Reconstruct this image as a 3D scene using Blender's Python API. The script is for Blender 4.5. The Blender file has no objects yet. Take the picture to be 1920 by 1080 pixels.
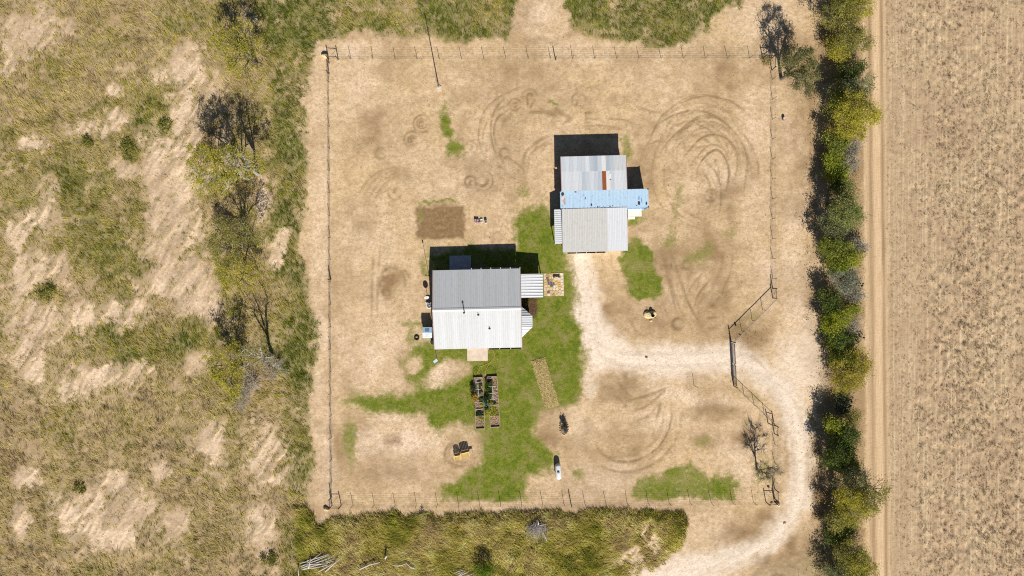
import bpy, math, random
import numpy as np
from mathutils import Vector, Matrix

# ------------------------------------------------------------------ camera, sky, sun, exposure
sc = bpy.context.scene
COL = sc.collection
S = 0.0765                     # metres on the ground per photo pixel
H = 960 * S / 0.75             # flying height of the drone (24 mm equivalent lens)

def P(px, py, z=0.0):          # ground survey: photo pixel -> metres east / north of the point under the drone
    k = S * (H - z) / H
    return Vector(((px - 960) * k, (540 - py) * k, z))

cam = bpy.data.cameras.new('camera')
cam.lens = 24.0; cam.sensor_width = 36.0; cam.clip_start = 0.5; cam.clip_end = 6000
cam_o = bpy.data.objects.new('camera', cam); COL.objects.link(cam_o)
cam_o.location = (0, 0, H)
sc.camera = cam_o

SUN_EL = math.radians(38.5)
SH = Vector((-0.187, 0.982, 0)).normalized()        # direction in which shadows fall
world = bpy.data.worlds.new('World'); sc.world = world; world.use_nodes = True
wn = world.node_tree.nodes; wl = world.node_tree.links
for n in list(wn): wn.remove(n)
sky = wn.new('ShaderNodeTexSky'); sky.sky_type = 'NISHITA'; sky.sun_disc = False
sky.sun_elevation = SUN_EL; sky.sun_rotation = math.atan2(-SH.x, -SH.y)
sky.air_density = 0.8; sky.dust_density = 0.3; sky.altitude = 100
bg = wn.new('ShaderNodeBackground'); bg.inputs['Strength'].default_value = 0.05
wo = wn.new('ShaderNodeOutputWorld')
wl.new(sky.outputs[0], bg.inputs[0]); wl.new(bg.outputs[0], wo.inputs[0])

sun = bpy.data.lights.new('sun', 'SUN'); sun.energy = 5.0; sun.angle = math.radians(0.53)
sun.color = (1.0, 0.955, 0.865)
sun_o = bpy.data.objects.new('sun', sun); COL.objects.link(sun_o)
ld = Vector((SH.x * math.cos(SUN_EL), SH.y * math.cos(SUN_EL), -math.sin(SUN_EL)))
sun_o.rotation_euler = ld.to_track_quat('-Z', 'Y').to_euler()
sun_o.location = (10, -60, 60)

vs = sc.view_settings
vs.view_transform = 'Standard'; vs.look = 'None'; vs.gamma = 1.0; vs.use_curve_mapping = False
vs.exposure = 0.40
sc.cycles.use_denoising = False; sc.cycles.filter_width = 1.15
sc.cycles.max_bounces = 4; sc.cycles.diffuse_bounces = 2; sc.cycles.transparent_max_bounces = 4

rng = np.random.default_rng(7)
random.seed(7)

# ------------------------------------------------------------------ helpers: tagging, meshes, materials
def tag(o, label=None, cat=None, group=None, kind=None):
    if label: o['label'] = label
    if cat: o['category'] = cat
    if group: o['group'] = group
    if kind: o['kind'] = kind
    return o

def empty(name, loc=(0, 0, 0), rz=0.0):
    o = bpy.data.objects.new(name, None); COL.objects.link(o)
    o.location = loc; o.rotation_euler = (0, 0, rz); o.empty_display_size = 0.3
    return o

def mesh_np(name, verts, faces, mat=None, parent=None, smooth=False):
    """verts (n,3), faces (m,3|4) integer arrays -> one mesh object"""
    me = bpy.data.meshes.new(name)
    verts = np.asarray(verts, np.float32); faces = np.asarray(faces, np.int32)
    n, m, k = len(verts), len(faces), faces.shape[1]
    me.vertices.add(n); me.vertices.foreach_set('co', verts.ravel())
    me.loops.add(m * k); me.loops.foreach_set('vertex_index', faces.ravel())
    me.polygons.add(m)
    me.polygons.foreach_set('loop_start', np.arange(0, m * k, k, dtype=np.int32))
    me.update(calc_edges=True)
    if smooth: me.polygons.foreach_set('use_smooth', np.ones(m, bool))
    if mat: me.materials.append(mat)
    o = bpy.data.objects.new(name, me); COL.objects.link(o)
    if parent: o.parent = parent
    return o

def color_attr(o, name, rgba):
    a = o.data.attributes.new(name, 'FLOAT_COLOR', 'POINT')
    a.data.foreach_set('color', np.asarray(rgba, np.float32).ravel())

class MB:
    def __init__(s): s.v = []; s.f = []
    def add(s, vs_, fs):
        b = len(s.v); s.v += [tuple(q) for q in vs_]; s.f += [tuple(i + b for i in f) for f in fs]; return s
    def box(s, c, size, rz=0.0, rot=None):
        R = rot if rot is not None else Matrix.Rotation(rz, 3, 'Z')
        c = Vector(c); hx, hy, hz = size[0] / 2, size[1] / 2, size[2] / 2
        vs_ = [c + R @ Vector((x, y, z)) for z in (-hz, hz) for x, y in ((-hx, -hy), (hx, -hy), (hx, hy), (-hx, hy))]
        return s.add(vs_, [(3, 2, 1, 0), (4, 5, 6, 7), (0, 1, 5, 4), (1, 2, 6, 5), (2, 3, 7, 6), (3, 0, 4, 7)])
    def prism(s, pts, z0, z1, top_in=0.0):
        n = len(pts); c = sum((Vector((p[0], p[1], 0)) for p in pts), Vector()) / n
        lo = [(p[0], p[1], z0) for p in pts]
        hi = [(p[0] + (c.x - p[0]) * top_in, p[1] + (c.y - p[1]) * top_in, z1) for p in pts]
        fs = [tuple(range(n - 1, -1, -1)), tuple(range(n, 2 * n))]
        fs += [(i, (i + 1) % n, n + (i + 1) % n, n + i) for i in range(n)]
        return s.add(lo + hi, fs)
    def tube(s, pts, rad, n=6, caps=True):
        pts = [Vector(p) for p in pts]
        if not hasattr(rad, '__len__'): rad = [rad] * len(pts)
        rings = []
        for i, p in enumerate(pts):
            d = (pts[min(i + 1, len(pts) - 1)] - pts[max(i - 1, 0)])
            d = d.normalized() if d.length > 1e-9 else Vector((0, 0, 1))
            a = d.cross(Vector((0, 0, 1)) if abs(d.z) < 0.95 else Vector((1, 0, 0))).normalized(); b = d.cross(a)
            rings.append([p + (a * math.cos(t) + b * math.sin(t)) * rad[i] for t in [2 * math.pi * k / n for k in range(n)]])
        vs_ = [q for r in rings for q in r]; fs = []
        for i in range(len(pts) - 1):
            for k in range(n):
                fs.append((i * n + k, i * n + (k + 1) % n, (i + 1) * n + (k + 1) % n, (i + 1) * n + k))
        if caps:
            fs.append(tuple(range(n))[::-1]); fs.append(tuple((len(pts) - 1) * n + k for k in range(n)))
        return s.add(vs_, fs)
    def lathe(s, prof, n=16, c=(0, 0, 0), M=None):
        c = Vector(c); vs_ = []
        for r, z in prof:
            for k in range(n):
                t = 2 * math.pi * k / n; q = Vector((r * math.cos(t), r * math.sin(t), z))
                vs_.append(c + (M @ q if M is not None else q))
        fs = []
        for i in range(len(prof) - 1):
            for k in range(n):
                fs.append((i * n + k, i * n + (k + 1) % n, (i + 1) * n + (k + 1) % n, (i + 1) * n + k))
        fs.append(tuple(range(n))[::-1]); fs.append(tuple((len(prof) - 1) * n + k for k in range(n)))
        return s.add(vs_, fs)
    def torus(s, c, R, r, n=24, m=8, zs=1.0):
        c = Vector(c); vs_ = []; fs = []
        for i in range(n):
            a = 2 * math.pi * i / n
            for j in range(m):
                b = 2 * math.pi * j / m
                vs_.append(c + Vector(((R + r * math.cos(b)) * math.cos(a), (R + r * math.cos(b)) * math.sin(a), r * zs * math.sin(b))))
        for i in range(n):
            for j in range(m):
                fs.append((i * m + j, ((i + 1) % n) * m + j, ((i + 1) % n) * m + (j + 1) % m, i * m + (j + 1) % m))
        return s.add(vs_, fs)
    def mesh(s, name, mat=None, smooth=False):
        me = bpy.data.meshes.new(name); me.from_pydata(s.v, [], s.f); me.update()
        if smooth: me.polygons.foreach_set('use_smooth', [True] * len(me.polygons))
        if mat: me.materials.append(mat)
        return me
    def build(s, name, mat, parent=None, smooth=False, loc=None):
        o = bpy.data.objects.new(name, s.mesh(name, mat, smooth)); COL.objects.link(o)
        if parent: o.parent = parent
        if loc is not None: o.location = loc
        return o

def place(name, me, M, parent):
    o = bpy.data.objects.new(name, me); COL.objects.link(o); o.parent = parent; o.matrix_local = M
    return o

# --- node helpers
class NT:
    def __init__(s, name):
        s.m = bpy.data.materials.new(name); s.m.use_nodes = True
        s.n = s.m.node_tree.nodes; s.l = s.m.node_tree.links
        s.b = s.n['Principled BSDF']
        s.geo = None
    def link(s, a, b): s.l.new(a, b)
    def pos(s):
        if s.geo is None: s.geo = s.n.new('ShaderNodeNewGeometry')
        return s.geo.outputs['Position']
    def obj(s): return s.n.new('ShaderNodeTexCoord').outputs['Object']
    def noise(s, scale, detail=3, rough=0.6, vec=None, dist=0.0):
        t = s.n.new('ShaderNodeTexNoise'); t.inputs['Scale'].default_value = scale
        t.inputs['Detail'].default_value = detail; t.inputs['Roughness'].default_value = rough
        t.inputs['Distortion'].default_value = dist
        s.link(vec if vec is not None else s.pos(), t.inputs['Vector']); return t.outputs['Fac']
    def map(s, vec, scale, rot=0.0):
        t = s.n.new('ShaderNodeMapping'); t.inputs['Scale'].default_value = scale
        t.inputs['Rotation'].default_value = (0, 0, rot); s.link(vec, t.inputs['Vector']); return t.outputs[0]
    def ramp(s, fac, a, b, ca=(0, 0, 0, 1), cb=(1, 1, 1, 1)):
        t = s.n.new('ShaderNodeValToRGB'); e = t.color_ramp.elements
        e[0].position = a; e[0].color = ca; e[1].position = b; e[1].color = cb
        s.link(fac, t.inputs[0]); return t.outputs[0]
    def val(s, fac, a, b, lo=0.0, hi=1.0):
        t = s.n.new('ShaderNodeMapRange'); t.clamp = True
        for i, v in enumerate((a, b, lo, hi)): t.inputs[1 + i].default_value = v
        s.link(fac, t.inputs[0]); return t.outputs[0]
    def math(s, op, a, b=0.0):
        t = s.n.new('ShaderNodeMath'); t.operation = op
        for i, v in enumerate((a, b)):
            if isinstance(v, (int, float)): t.inputs[i].default_value = v
            else: s.link(v, t.inputs[i])
        return t.outputs[0]
    def mix(s, fac, a, b, mode='MIX'):
        t = s.n.new('ShaderNodeMix'); t.data_type = 'RGBA'; t.blend_type = mode; t.clamp_factor = True
        for sock, v in ((t.inputs[0], fac), (t.inputs[6], a), (t.inputs[7], b)):
            if isinstance(v, (int, float)): sock.default_value = v
            elif isinstance(v, (tuple, list)): sock.default_value = tuple(v) + ((1,) if len(v) == 3 else ())
            else: s.link(v, sock)
        return t.outputs[2]
    def attr(s, name):
        t = s.n.new('ShaderNodeAttribute'); t.attribute_name = name; return t
    def sep(s, c):
        t = s.n.new('ShaderNodeSeparateColor'); s.link(c, t.inputs[0]); return t.outputs
    def bump(s, h, strength=0.5, dist=0.05):
        t = s.n.new('ShaderNodeBump'); t.inputs['Strength'].default_value = strength; t.inputs['Distance'].default_value = dist
        s.link(h, t.inputs['Height']); s.link(t.outputs[0], s.b.inputs['Normal'])
    def out(s, col, rough=0.85, spec=0.2, metal=0.0):
        if isinstance(col, (tuple, list)): s.b.inputs['Base Color'].default_value = tuple(col) + ((1,) if len(col) == 3 else ())
        else: s.link(col, s.b.inputs['Base Color'])
        s.b.inputs['Roughness'].default_value = rough; s.b.inputs['Specular IOR Level'].default_value = spec
        s.b.inputs['Metallic'].default_value = metal
        return s.m

def mat_simple(name, col, rough=0.8, spec=0.2, var=0.15, scale=4.0, metal=0.0, bump=0.0, streak=None):
    t = NT(name); o = t.obj()
    v = t.map(o, streak) if streak else o
    f = t.noise(scale, 4, 0.65, v)
    lo = tuple(c * (1 - var) for c in col); hi = tuple(min(1, c * (1 + var)) for c in col)
    c = t.mix(t.val(f, 0.3, 0.7), lo, hi)
    if bump: t.bump(f, bump, 0.02)
    return t.out(c, rough, spec, metal)

# ------------------------------------------------------------------ numpy noise
def vnoise(x, y, scale, seed):
    r = np.random.default_rng(seed); N = 256; L = r.random((N, N)).astype(np.float32)
    u = x / scale + 1000.0; v = y / scale + 1000.0
    i = np.floor(u).astype(int); j = np.floor(v).astype(int)
    fu = (u - i).astype(np.float32); fv = (v - j).astype(np.float32)
    fu = fu * fu * (3 - 2 * fu); fv = fv * fv * (3 - 2 * fv)
    i0, i1, j0, j1 = i % N, (i + 1) % N, j % N, (j + 1) % N
    return (L[i0, j0] * (1 - fu) * (1 - fv) + L[i1, j0] * fu * (1 - fv) + L[i0, j1] * (1 - fu) * fv + L[i1, j1] * fu * fv)
def fbm(x, y, scale, seed, oct=4, gain=0.55):
    a, t, tot = 1.0, 0.0, 0.0
    for k in range(oct):
        t = t + a * vnoise(x, y, scale / 2 ** k, seed + 17 * k); tot += a; a *= gain
    return t / tot
def sstep(a, b, x):
    t = np.clip((x - a) / (b - a), 0, 1); return t * t * (3 - 2 * t)

# ------------------------------------------------------------------ ground: survey of the cover (all in metres)
G = 0.18
XS = np.arange(-84, 84.001, G); YS = np.arange(-50, 50.001, G)
GX, GY = np.meshgrid(XS, YS, indexing='ij')
# uneven edges: outlines wander by noise
WX = GX + (fbm(GX, GY, 3.0, 11) - .5) * 2.4 + (fbm(GX, GY, .7, 12, 2) - .5) * 1.0
WY = GY + (fbm(GX, GY, 3.0, 13) - .5) * 2.4 + (fbm(GX, GY, .7, 14, 2) - .5) * 1.0

def inside(pts, X=None, Y=None, feather=0.5):
    """signed soft mask of a polygon given in photo pixels"""
    X = WX if X is None else X; Y = WY if Y is None else Y
    q = np.array([P(*p)[:2] for p in pts]); n = len(q)
    x0, x1 = q[:, 0].min() - 3, q[:, 0].max() + 3; y0, y1 = q[:, 1].min() - 3, q[:, 1].max() + 3
    sel = (X > x0) & (X < x1) & (Y > y0) & (Y < y1)
    x = X[sel]; y = Y[sel]; d2 = np.full(x.shape, 1e9); ins = np.zeros(x.shape, bool)
    for i in range(n):
        ax, ay = q[i]; bx, by = q[(i + 1) % n]; ex, ey = bx - ax, by - ay
        t = np.clip(((x - ax) * ex + (y - ay) * ey) / (ex * ex + ey * ey + 1e-9), 0, 1)
        d2 = np.minimum(d2, (x - ax - t * ex) ** 2 + (y - ay - t * ey) ** 2)
        c = ((ay > y) != (by > y)) & (x < (bx - ax) * (y - ay) / (by - ay + 1e-12) + ax); ins ^= c
    d = np.sqrt(d2) * np.where(ins, 1, -1)
    out = np.zeros(X.shape, np.float32); out[sel] = sstep(-feather, feather, d); return out
def blob(px, py, rx, ry=None, ang=0.0, soft=0.65):
    ry = rx if ry is None else ry; c = P(px, py); a = math.radians(ang)
    dx = WX - c.x; dy = WY - c.y
    u = (dx * math.cos(a) + dy * math.sin(a)) / (rx * S); v = (-dx * math.sin(a) + dy * math.cos(a)) / (ry * S)
    return (1 - sstep(1 - soft, 1 + soft, np.sqrt(u * u + v * v))).astype(np.float32)
def mx(*a):
    r = a[0]
    for b in a[1:]: r = np.maximum(r, b)
    return r

PY = 540 - GY / S; PX = 960 + GX / S
n_big = fbm(GX, GY, 9.0, 21, 4); n_mid = fbm(GX, GY, 2.5, 22, 4); n_fine = fbm(GX, GY, .6, 23, 3)

# --- rough pasture (west, north strips, south strip, south-east corner)
wild = mx(
    inside([(-200, -200), (965, -200), (968, 30), (960, 72), (880, 78), (740, 68), (680, 62), (640, 68), (600, 78), (582, 110), (575, 200), (570, 330), (576, 360), (566, 420), (566, 470), (580, 545), (592, 580), (592, 640),
            (588, 720), (586, 820), (582, 900), (576, 962), (600, 985), (660, 980), (720, 970), (860, 966), (1000, 968), (1130, 964), (1272, 963), (1288, 985), (1280, 1030), (1245, 1058), (1150, 1082), (1000, 1300), (-200, 1300)]),
    inside([(1060, -200), (1062, 20), (1070, 62), (1140, 76), (1230, 84), (1300, 76), (1335, 55), (1330, 30), (1385, 10), (1390, -200)]),
    0.85 * inside([(1380, 1085), (1440, 1062), (1500, 1040), (1540, 1010), (1560, 1030), (1550, 1300), (1330, 1300)]))
bare = mx(*[blob(*b) for b in [
    (78, 60, 26, 42, -25), (128, 52, 22, 22), (350, 130, 40, 42, 30), (360, 210, 22, 90, -12), (330, 230, 18, 70, -20), (215, 170, 26, 16), (150, 245, 42, 16, 25), (225, 225, 40, 22, 40),
    (270, 250, 22, 24), (225, 320, 36, 40, -30), (310, 340, 70, 70, 30), (330, 430, 60, 60, 20), (300, 500, 60, 70, 30), (360, 540, 55, 70, 10), (230, 440, 30, 60, -20), (30, 440, 24, 40), (90, 400, 40, 44), (60, 270, 40, 12),
    (40, 500, 20, 60), (110, 500, 40, 34, 0), (70, 580, 34, 60, -10), (160, 590, 40, 34), (230, 580, 70, 22, 10), (390, 590, 22, 50), (60, 690, 30, 60, 20), (200, 700, 70, 24, 10), (130, 730, 40, 24, 40), (270, 690, 30, 16),
    (370, 680, 26, 32), (90, 350, 26, 30), (395, 835, 28, 44, 15), (215, 910, 34, 40), (260, 960, 34, 30, 40), (190, 985, 34, 40, -20), (125, 965, 24, 50, 20), (235, 1010, 26, 34), (335, 985, 26, 40, -30), (40, 985, 18, 40), (510, 840, 34, 40),
    (500, 1000, 18, 60, -15), (50, 900, 30, 20), (300, 880, 20, 26), (15, 120, 14, 30), (490, 380, 16, 60), (520, 470, 20, 50, -10), (470, 60, 16, 40), (420, 300, 18, 70), (1230, 1010, 24, 40, 30), (985, 40, 20, 30), (1180, 1050, 40, 20)]])
keep = mx(*[blob(*b) for b in [(240, 278, 15, 18), (168, 278, 26, 24, 30), (275, 200, 34, 60, 20), (300, 240, 22, 24), (250, 395, 18, 50), (180, 400, 60, 150, 12), (90, 552, 30, 24), (35, 345, 36, 46), (275, 640, 120, 34, 4), (150, 330, 50, 30), (420, 500, 14, 50), (260, 500, 30, 20)]])
wild_raw = wild.copy()
ra = math.radians(58)
along, across = GX * math.cos(ra) + GY * math.sin(ra), -GX * math.sin(ra) + GY * math.cos(ra)
streak = fbm(across * 1.0 + 1.2 * n_mid, along * .14, .9, 25, 3)
for b_ in [(350, 200, 60, 110, -15), (300, 300, 100, 60, 30), (330, 480, 80, 150, 20), (200, 240, 90, 26, 20), (80, 420, 80, 60), (80, 560, 90, 130), (200, 620, 150, 60), (170, 710, 150, 50, 8), (210, 960, 110, 80), (400, 840, 50, 70, 15), (500, 860, 50, 90), (490, 1000, 36, 80), (60, 60, 70, 60), (340, 130, 70, 40), (100, 640, 60, 80)]:
    bare = np.maximum(bare, .74 * blob(*b_, 0.9) if len(b_) == 5 else .74 * blob(*b_))
barem = sstep(.22, .80, np.clip(bare - .75 * keep, 0, 1) * .9 + (n_mid - .5) * .75 + (streak - .5) * .75 + (n_fine - .5) * .5)
thin = sstep(.56, .74, fbm(GX, GY, 1.6, 26, 4))                     # small gaps everywhere
wild = wild_raw * (1 - .96 * barem * (1 - .35 * sstep(.52, .62, streak))) * (1 - .55 * thin)
wild = np.clip(wild, 0, 1).astype(np.float32)

# --- mown lawn
lawn = mx(
    inside([(985, 395), (1015, 385), (1042, 402), (1054, 450), (1064, 490), (1078, 550), (1092, 620), (1097, 680), (1086, 758), (1058, 768), (1012, 772), (1000, 800), (1014, 830), (1040, 860), (1036, 886), (1010, 892), (990, 900), (980, 925), (986, 942),
            (822, 944), (822, 912), (868, 896), (900, 865), (885, 832), (868, 806), (850, 790), (835, 798), (805, 812), (800, 780), (780, 772), (700, 772), (672, 766), (650, 752), (668, 742), (760, 738), (790, 732), (762, 704), (756, 680), (772, 660), (800, 640), (815, 640), (815, 510), (805, 470), (975, 466), (968, 420)], feather=1.3),
    inside([(1172, 450), (1200, 440), (1225, 470), (1238, 520), (1236, 555), (1205, 568), (1172, 560), (1168, 500)]) * .85,
    blob(657, 830, 15, 48) * .7, blob(838, 225, 14, 26, -10) * .8, blob(852, 272, 18, 18) * .85, blob(985, 360, 16, 12) * .6, blob(1175, 275, 14, 24) * .7, blob(1192, 405, 18, 12) * .65,
    inside([(1190, 938), (1195, 900), (1235, 885), (1262, 868), (1300, 862), (1325, 895), (1345, 884), (1372, 886), (1385, 905), (1386, 940)]) * .75, blob(1357, 912, 28, 26) * .95, blob(1320, 825, 16, 14) * .4,
    blob(1365, 955, 30, 24, -40) * .45, blob(1270, 400, 9, 60, -6) * .45, blob(1257, 452, 16, 12) * .5, blob(1315, 475, 34, 14, 45) * .5, blob(1372, 430, 18, 10) * .45, blob(1080, 892, 14, 14) * .5,
    blob(822, 381, 44, 4) * .75, blob(782, 395, 5, 24) * .5, blob(797, 495, 9, 22) * .6, blob(785, 610, 30, 7, -8) * .4, blob(777, 634, 10, 20) * .5, blob(1430, 885, 22, 26) * .45, blob(1041, 195, 7, 7) * .5,
    blob(950, 952, 250, 6) * .5, blob(905, 925, 80, 18) * .8, blob(1400, 100, 40, 12) * .15, blob(1410, 600, 20, 20) * .3, blob(1420, 745, 18, 12) * .4, blob(905, 941, 70, 4) * .5)
lawn = lawn * (1 - .95 * blob(832, 700, 40, 22, 18)) * (1 - .95 * blob(778, 683, 14, 12)) * (1 - .8 * blob(870, 830, 36, 24, 10)) * (1 - .3 * blob(1020, 740, 40, 14))
mown_edge = 943.5 - 4.0 * (PX - 620) / 830
lawn = lawn * (1 - .85 * sstep(-2, 2, PY - mown_edge + (n_fine - .5) * 2) * (PX > 600) * (PX < 1400))
lawn = np.clip(lawn + lawn * (1 - lawn) * 2.2 * (n_mid - .5) + lawn * .5 * (n_big - .55), 0, 1)

# --- driveway of pale caliche gravel
def ribbon(pts, w0, feather=.8):
    q = [P(*p) for p in pts]; best = np.full(GX.shape, 1e9)
    for i in range(len(q) - 1):
        ax, ay = q[i].x, q[i].y; ex, ey = q[i + 1].x - ax, q[i + 1].y - ay
        t = np.clip(((WX - ax) * ex + (WY - ay) * ey) / (ex * ex + ey * ey), 0, 1)
        w = (w0[i] + (w0[i + 1] - w0[i]) * t) * S
        best = np.minimum(best, np.hypot(WX - ax - t * ex, WY - ay - t * ey) - w)
    return (1 - sstep(-feather, feather, best)).astype(np.float32)
gravel = mx(ribbon([(1085, 482), (1092, 540), (1105, 600), (1125, 655), (1190, 675), (1290, 674), (1372, 672), (1425, 690), (1470, 735), (1496, 800), (1504, 880), (1490, 955), (1440, 1012), (1350, 1055), (1220, 1085), (1080, 1130)],
                   [15, 19, 27, 32, 27, 25, 26, 23, 23, 22, 19, 18, 19, 21, 22, 24], feather=1.3),
            .55 * ribbon([(1110, 670), (1104, 730)], [14, 8]), .5 * blob(1500, 690, 45, 60))
# --- farm road and field
road_c = lambda py: 1641 + 9.5 * (py / 1080.0)
rc = road_c(PY)
dr = (PX - rc) + (n_fine - .5) * 4
road = sstep(-26, -19, dr) * (1 - sstep(15, 20, dr))
field = sstep(16, 22, dr)
hedge = sstep(1530, 1550, PX + (n_mid - .5) * 60) * (1 - sstep(1612, 1630, PX + (n_mid - .5) * 40))

# --- wheel marks, scuffs: churned darker soil
track = np.zeros(GX.shape, np.float32)
def stroke(pts, w=.16, a=.6, closed=False):
    q = [P(*p) for p in pts]
    if len(q) > 2:        # Catmull-Rom
        e = ([q[-1]] + q + [q[0], q[1]]) if closed else ([q[0] * 2 - q[1]] + q + [q[-1] * 2 - q[-2]])
        out = []
        for i in range(1, len(e) - 2):
            p0, p1, p2, p3 = e[i - 1:i + 3]; n = max(2, int((p2 - p1).length / .14))
            for k in range(n):
                t = k / n; out.append(.5 * ((2 * p1) + (p2 - p0) * t + (2 * p0 - 5 * p1 + 4 * p2 - p3) * t * t + (3 * p1 - p0 - 3 * p2 + p3) * t ** 3))
        q = out
    else:
        n = max(2, int((q[1] - q[0]).length / .14)); q = [q[0].lerp(q[1], k / n) for k in range(n + 1)]
    r = int(3 * w / G) + 1; L = len(q)
    for k, p in enumerate(q):
        i = int((p.x - XS[0]) / G); j = int((p.y - YS[0]) / G)
        if i < r or j < r or i >= len(XS) - r - 1 or j >= len(YS) - r - 1: continue
        sl = (slice(i - r, i + r + 2), slice(j - r, j + r + 2))
        fade = 1.0 if closed else min(1, 4 * min(k, L - 1 - k) / L + .25)
        track[sl] = np.maximum(track[sl], a * fade * np.exp(-((GX[sl] - p.x) ** 2 + (GY[sl] - p.y) ** 2) / (w * w)))
def pair(pts, w=.16, a=.6):
    stroke(pts, w, a); q = []
    for i, p in enumerate(pts):
        u, v = pts[max(i - 1, 0)], pts[min(i + 1, len(pts) - 1)]; dx, dy = v[0] - u[0], v[1] - u[1]; m = math.hypot(dx, dy) + 1e-6
        q.append((p[0] - dy / m * 19, p[1] + dx / m * 19))
    stroke(q, w, a * .6)
def zz(pts, ox, oy, k): return [(ox + x / k, oy + y / k) for x, y in pts]
def arc(px, py, r, a0=0, a1=360, w=.16, a=.6, ry=None):
    ry = r if ry is None else ry; n = max(6, int(abs(a1 - a0) / 20))
    stroke([(px + r * math.cos(math.radians(a0 + (a1 - a0) * i / n)), py - ry * math.sin(math.radians(a0 + (a1 - a0) * i / n))) for i in range(n + 1)], w, a)
Z1 = (860, 140, 4.695)
arc(965.4, 195.4, 11); arc(966, 196, 3.5, w=.22); arc(993, 181, 14, -20, 200, a=.5); arc(993, 180, 5, -20, 200, w=.2); stroke([(988, 180), (990, 200)]); stroke(zz([(690, 200), (640, 270), (630, 320)], *Z1))
stroke(zz([(640, 80), (540, 105), (445, 150), (320, 220), (215, 340), (175, 520), (200, 660), (260, 770), (345, 845)], *Z1), a=.5)
stroke(zz([(440, 170), (330, 290), (285, 430), (285, 540), (310, 650), (350, 720), (390, 770), (408, 830), (403, 890)], *Z1), a=.6)
stroke(zz([(470, 290), (350, 370), (312, 470), (315, 560), (345, 640), (370, 690)], *Z1), a=.65)
arc(945.2, 286, 9, a=.7, w=.2); arc(882.4, 276, 12, -60, 150, a=.4); arc(881, 276, 4, -100, 100, a=.4)
arc(882.4, 340.2, 10.5, 0, 300, a=.65, w=.2); arc(884, 343, 4, 60, 300, a=.65, w=.2); arc(905, 338, 19, -130, 100, a=.5); arc(904, 338, 10, -140, 80, a=.7, w=.25); stroke([(890, 342), (897, 346)], .25, .6)
stroke(zz([(560, 780), (600, 670), (690, 590), (790, 530)], *Z1), .25, .5); stroke(zz([(610, 770), (640, 690), (720, 630), (800, 580)], *Z1), .2, .5); stroke(zz([(740, 660), (780, 610), (840, 620)], *Z1), .2, .4)
stroke(zz([(400, 700), (480, 760), (560, 820), (590, 900)], *Z1), .16, .5); stroke(zz([(430, 740), (560, 880)], *Z1), .16, .4); stroke(zz([(330, 800), (400, 825)], *Z1), .25, .5); stroke(zz([(235, 655), (270, 660)], *Z1), .25, .5); stroke(zz([(195, 750), (235, 765)], *Z1), .25, .5)
stroke(zz([(560, 330), (700, 325), (800, 345), (900, 360)], *Z1), .3, .5); stroke(zz([(690, 270), (760, 320), (850, 330)], *Z1), .2, .4); stroke(zz([(910, 440), (980, 390)], *Z1), .2, .4); stroke(zz([(395, 400), (470, 350)], *Z1), .4, .5); arc(1085, 187, 13, -20, 210, a=.6); stroke([(1079, 200), (1083, 190)], .2, .5)
for c_, r_ in ((791, 16), (791, 9), (790, 4)): arc(c_, 231.5, r_, w=.18, a=.6)
arc(772.6, 261, 15, 30, 300, a=.55); arc(773, 263, 8, a=.65, w=.2); arc(773, 262, 3, w=.25); arc(714, 287, 10, a=.4, w=.2); arc(740, 361, 12, 150, 380, a=.6, w=.2); stroke([(742, 352), (738, 362)], .2, .6)
for k in range(4): stroke([(672 + 9 * k, 362 + 6 * k), (692 + 8 * k, 335 + 5 * k), (720 + 6 * k, 318 + 5 * k), (760, 308 + 6 * k)], .25, .35)
Z2 = (1080, 160, 3.858)
for pts, a_ in [([(730, 140), (850, 90), (980, 80), (1110, 110), (1200, 170), (1270, 230)], .5), ([(560, 300), (640, 250), (720, 210), (850, 180), (980, 205), (1080, 270), (1140, 360), (1165, 460)], .6),
                ([(600, 520), (620, 470), (680, 390), (780, 300), (880, 230), (980, 220), (1100, 290), (1200, 420), (1240, 540), (1230, 650), (1210, 800)], .6), ([(640, 440), (720, 350), (830, 290), (930, 300), (1020, 370), (1050, 450)], .55),
                ([(690, 400), (780, 320), (900, 265), (1040, 280), (1140, 370), (1200, 500)], .5), ([(780, 520), (880, 400), (980, 355), (1080, 380), (1150, 450), (1190, 560)], .65), ([(700, 400), (800, 370), (900, 365)], .4),
                ([(870, 640), (900, 560), (960, 490), (1020, 465), (1070, 510), (1105, 600), (1100, 700), (1080, 770)], .75), ([(930, 540), (1000, 610), (1040, 700), (1050, 820), (1030, 950)], .55),
                ([(1150, 300), (1230, 380), (1290, 480), (1320, 600), (1300, 720)], .4), ([(510, 450), (560, 330), (620, 220), (700, 150)], .5), ([(60, 250), (200, 240), (350, 250), (450, 290)], .4), ([(50, 300), (200, 290), (400, 330)], .4), ([(800, 280), (900, 240), (1000, 230)], .5),
                ([(440, 150), (560, 190), (640, 200)], .35), ([(520, 430), (600, 400), (640, 430)], .4), ([(860, 450), (940, 440)], .5), ([(1130, 350), (1165, 420), (1180, 520)], .5), ([(60, 200), (110, 195)], .5), ([(60, 240), (110, 236)], .5), ([(780, 910), (850, 940), (930, 980)], .4)]:
    pair(zz(pts, *Z2), .15, min(1, a_ * 1.25))
arc(1332.7, 366, 10.5, a=.6, w=.25); arc(1332.7, 366, 4, a=.7, w=.22)
Z3 = (1180, 380, 4.5)
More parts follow.
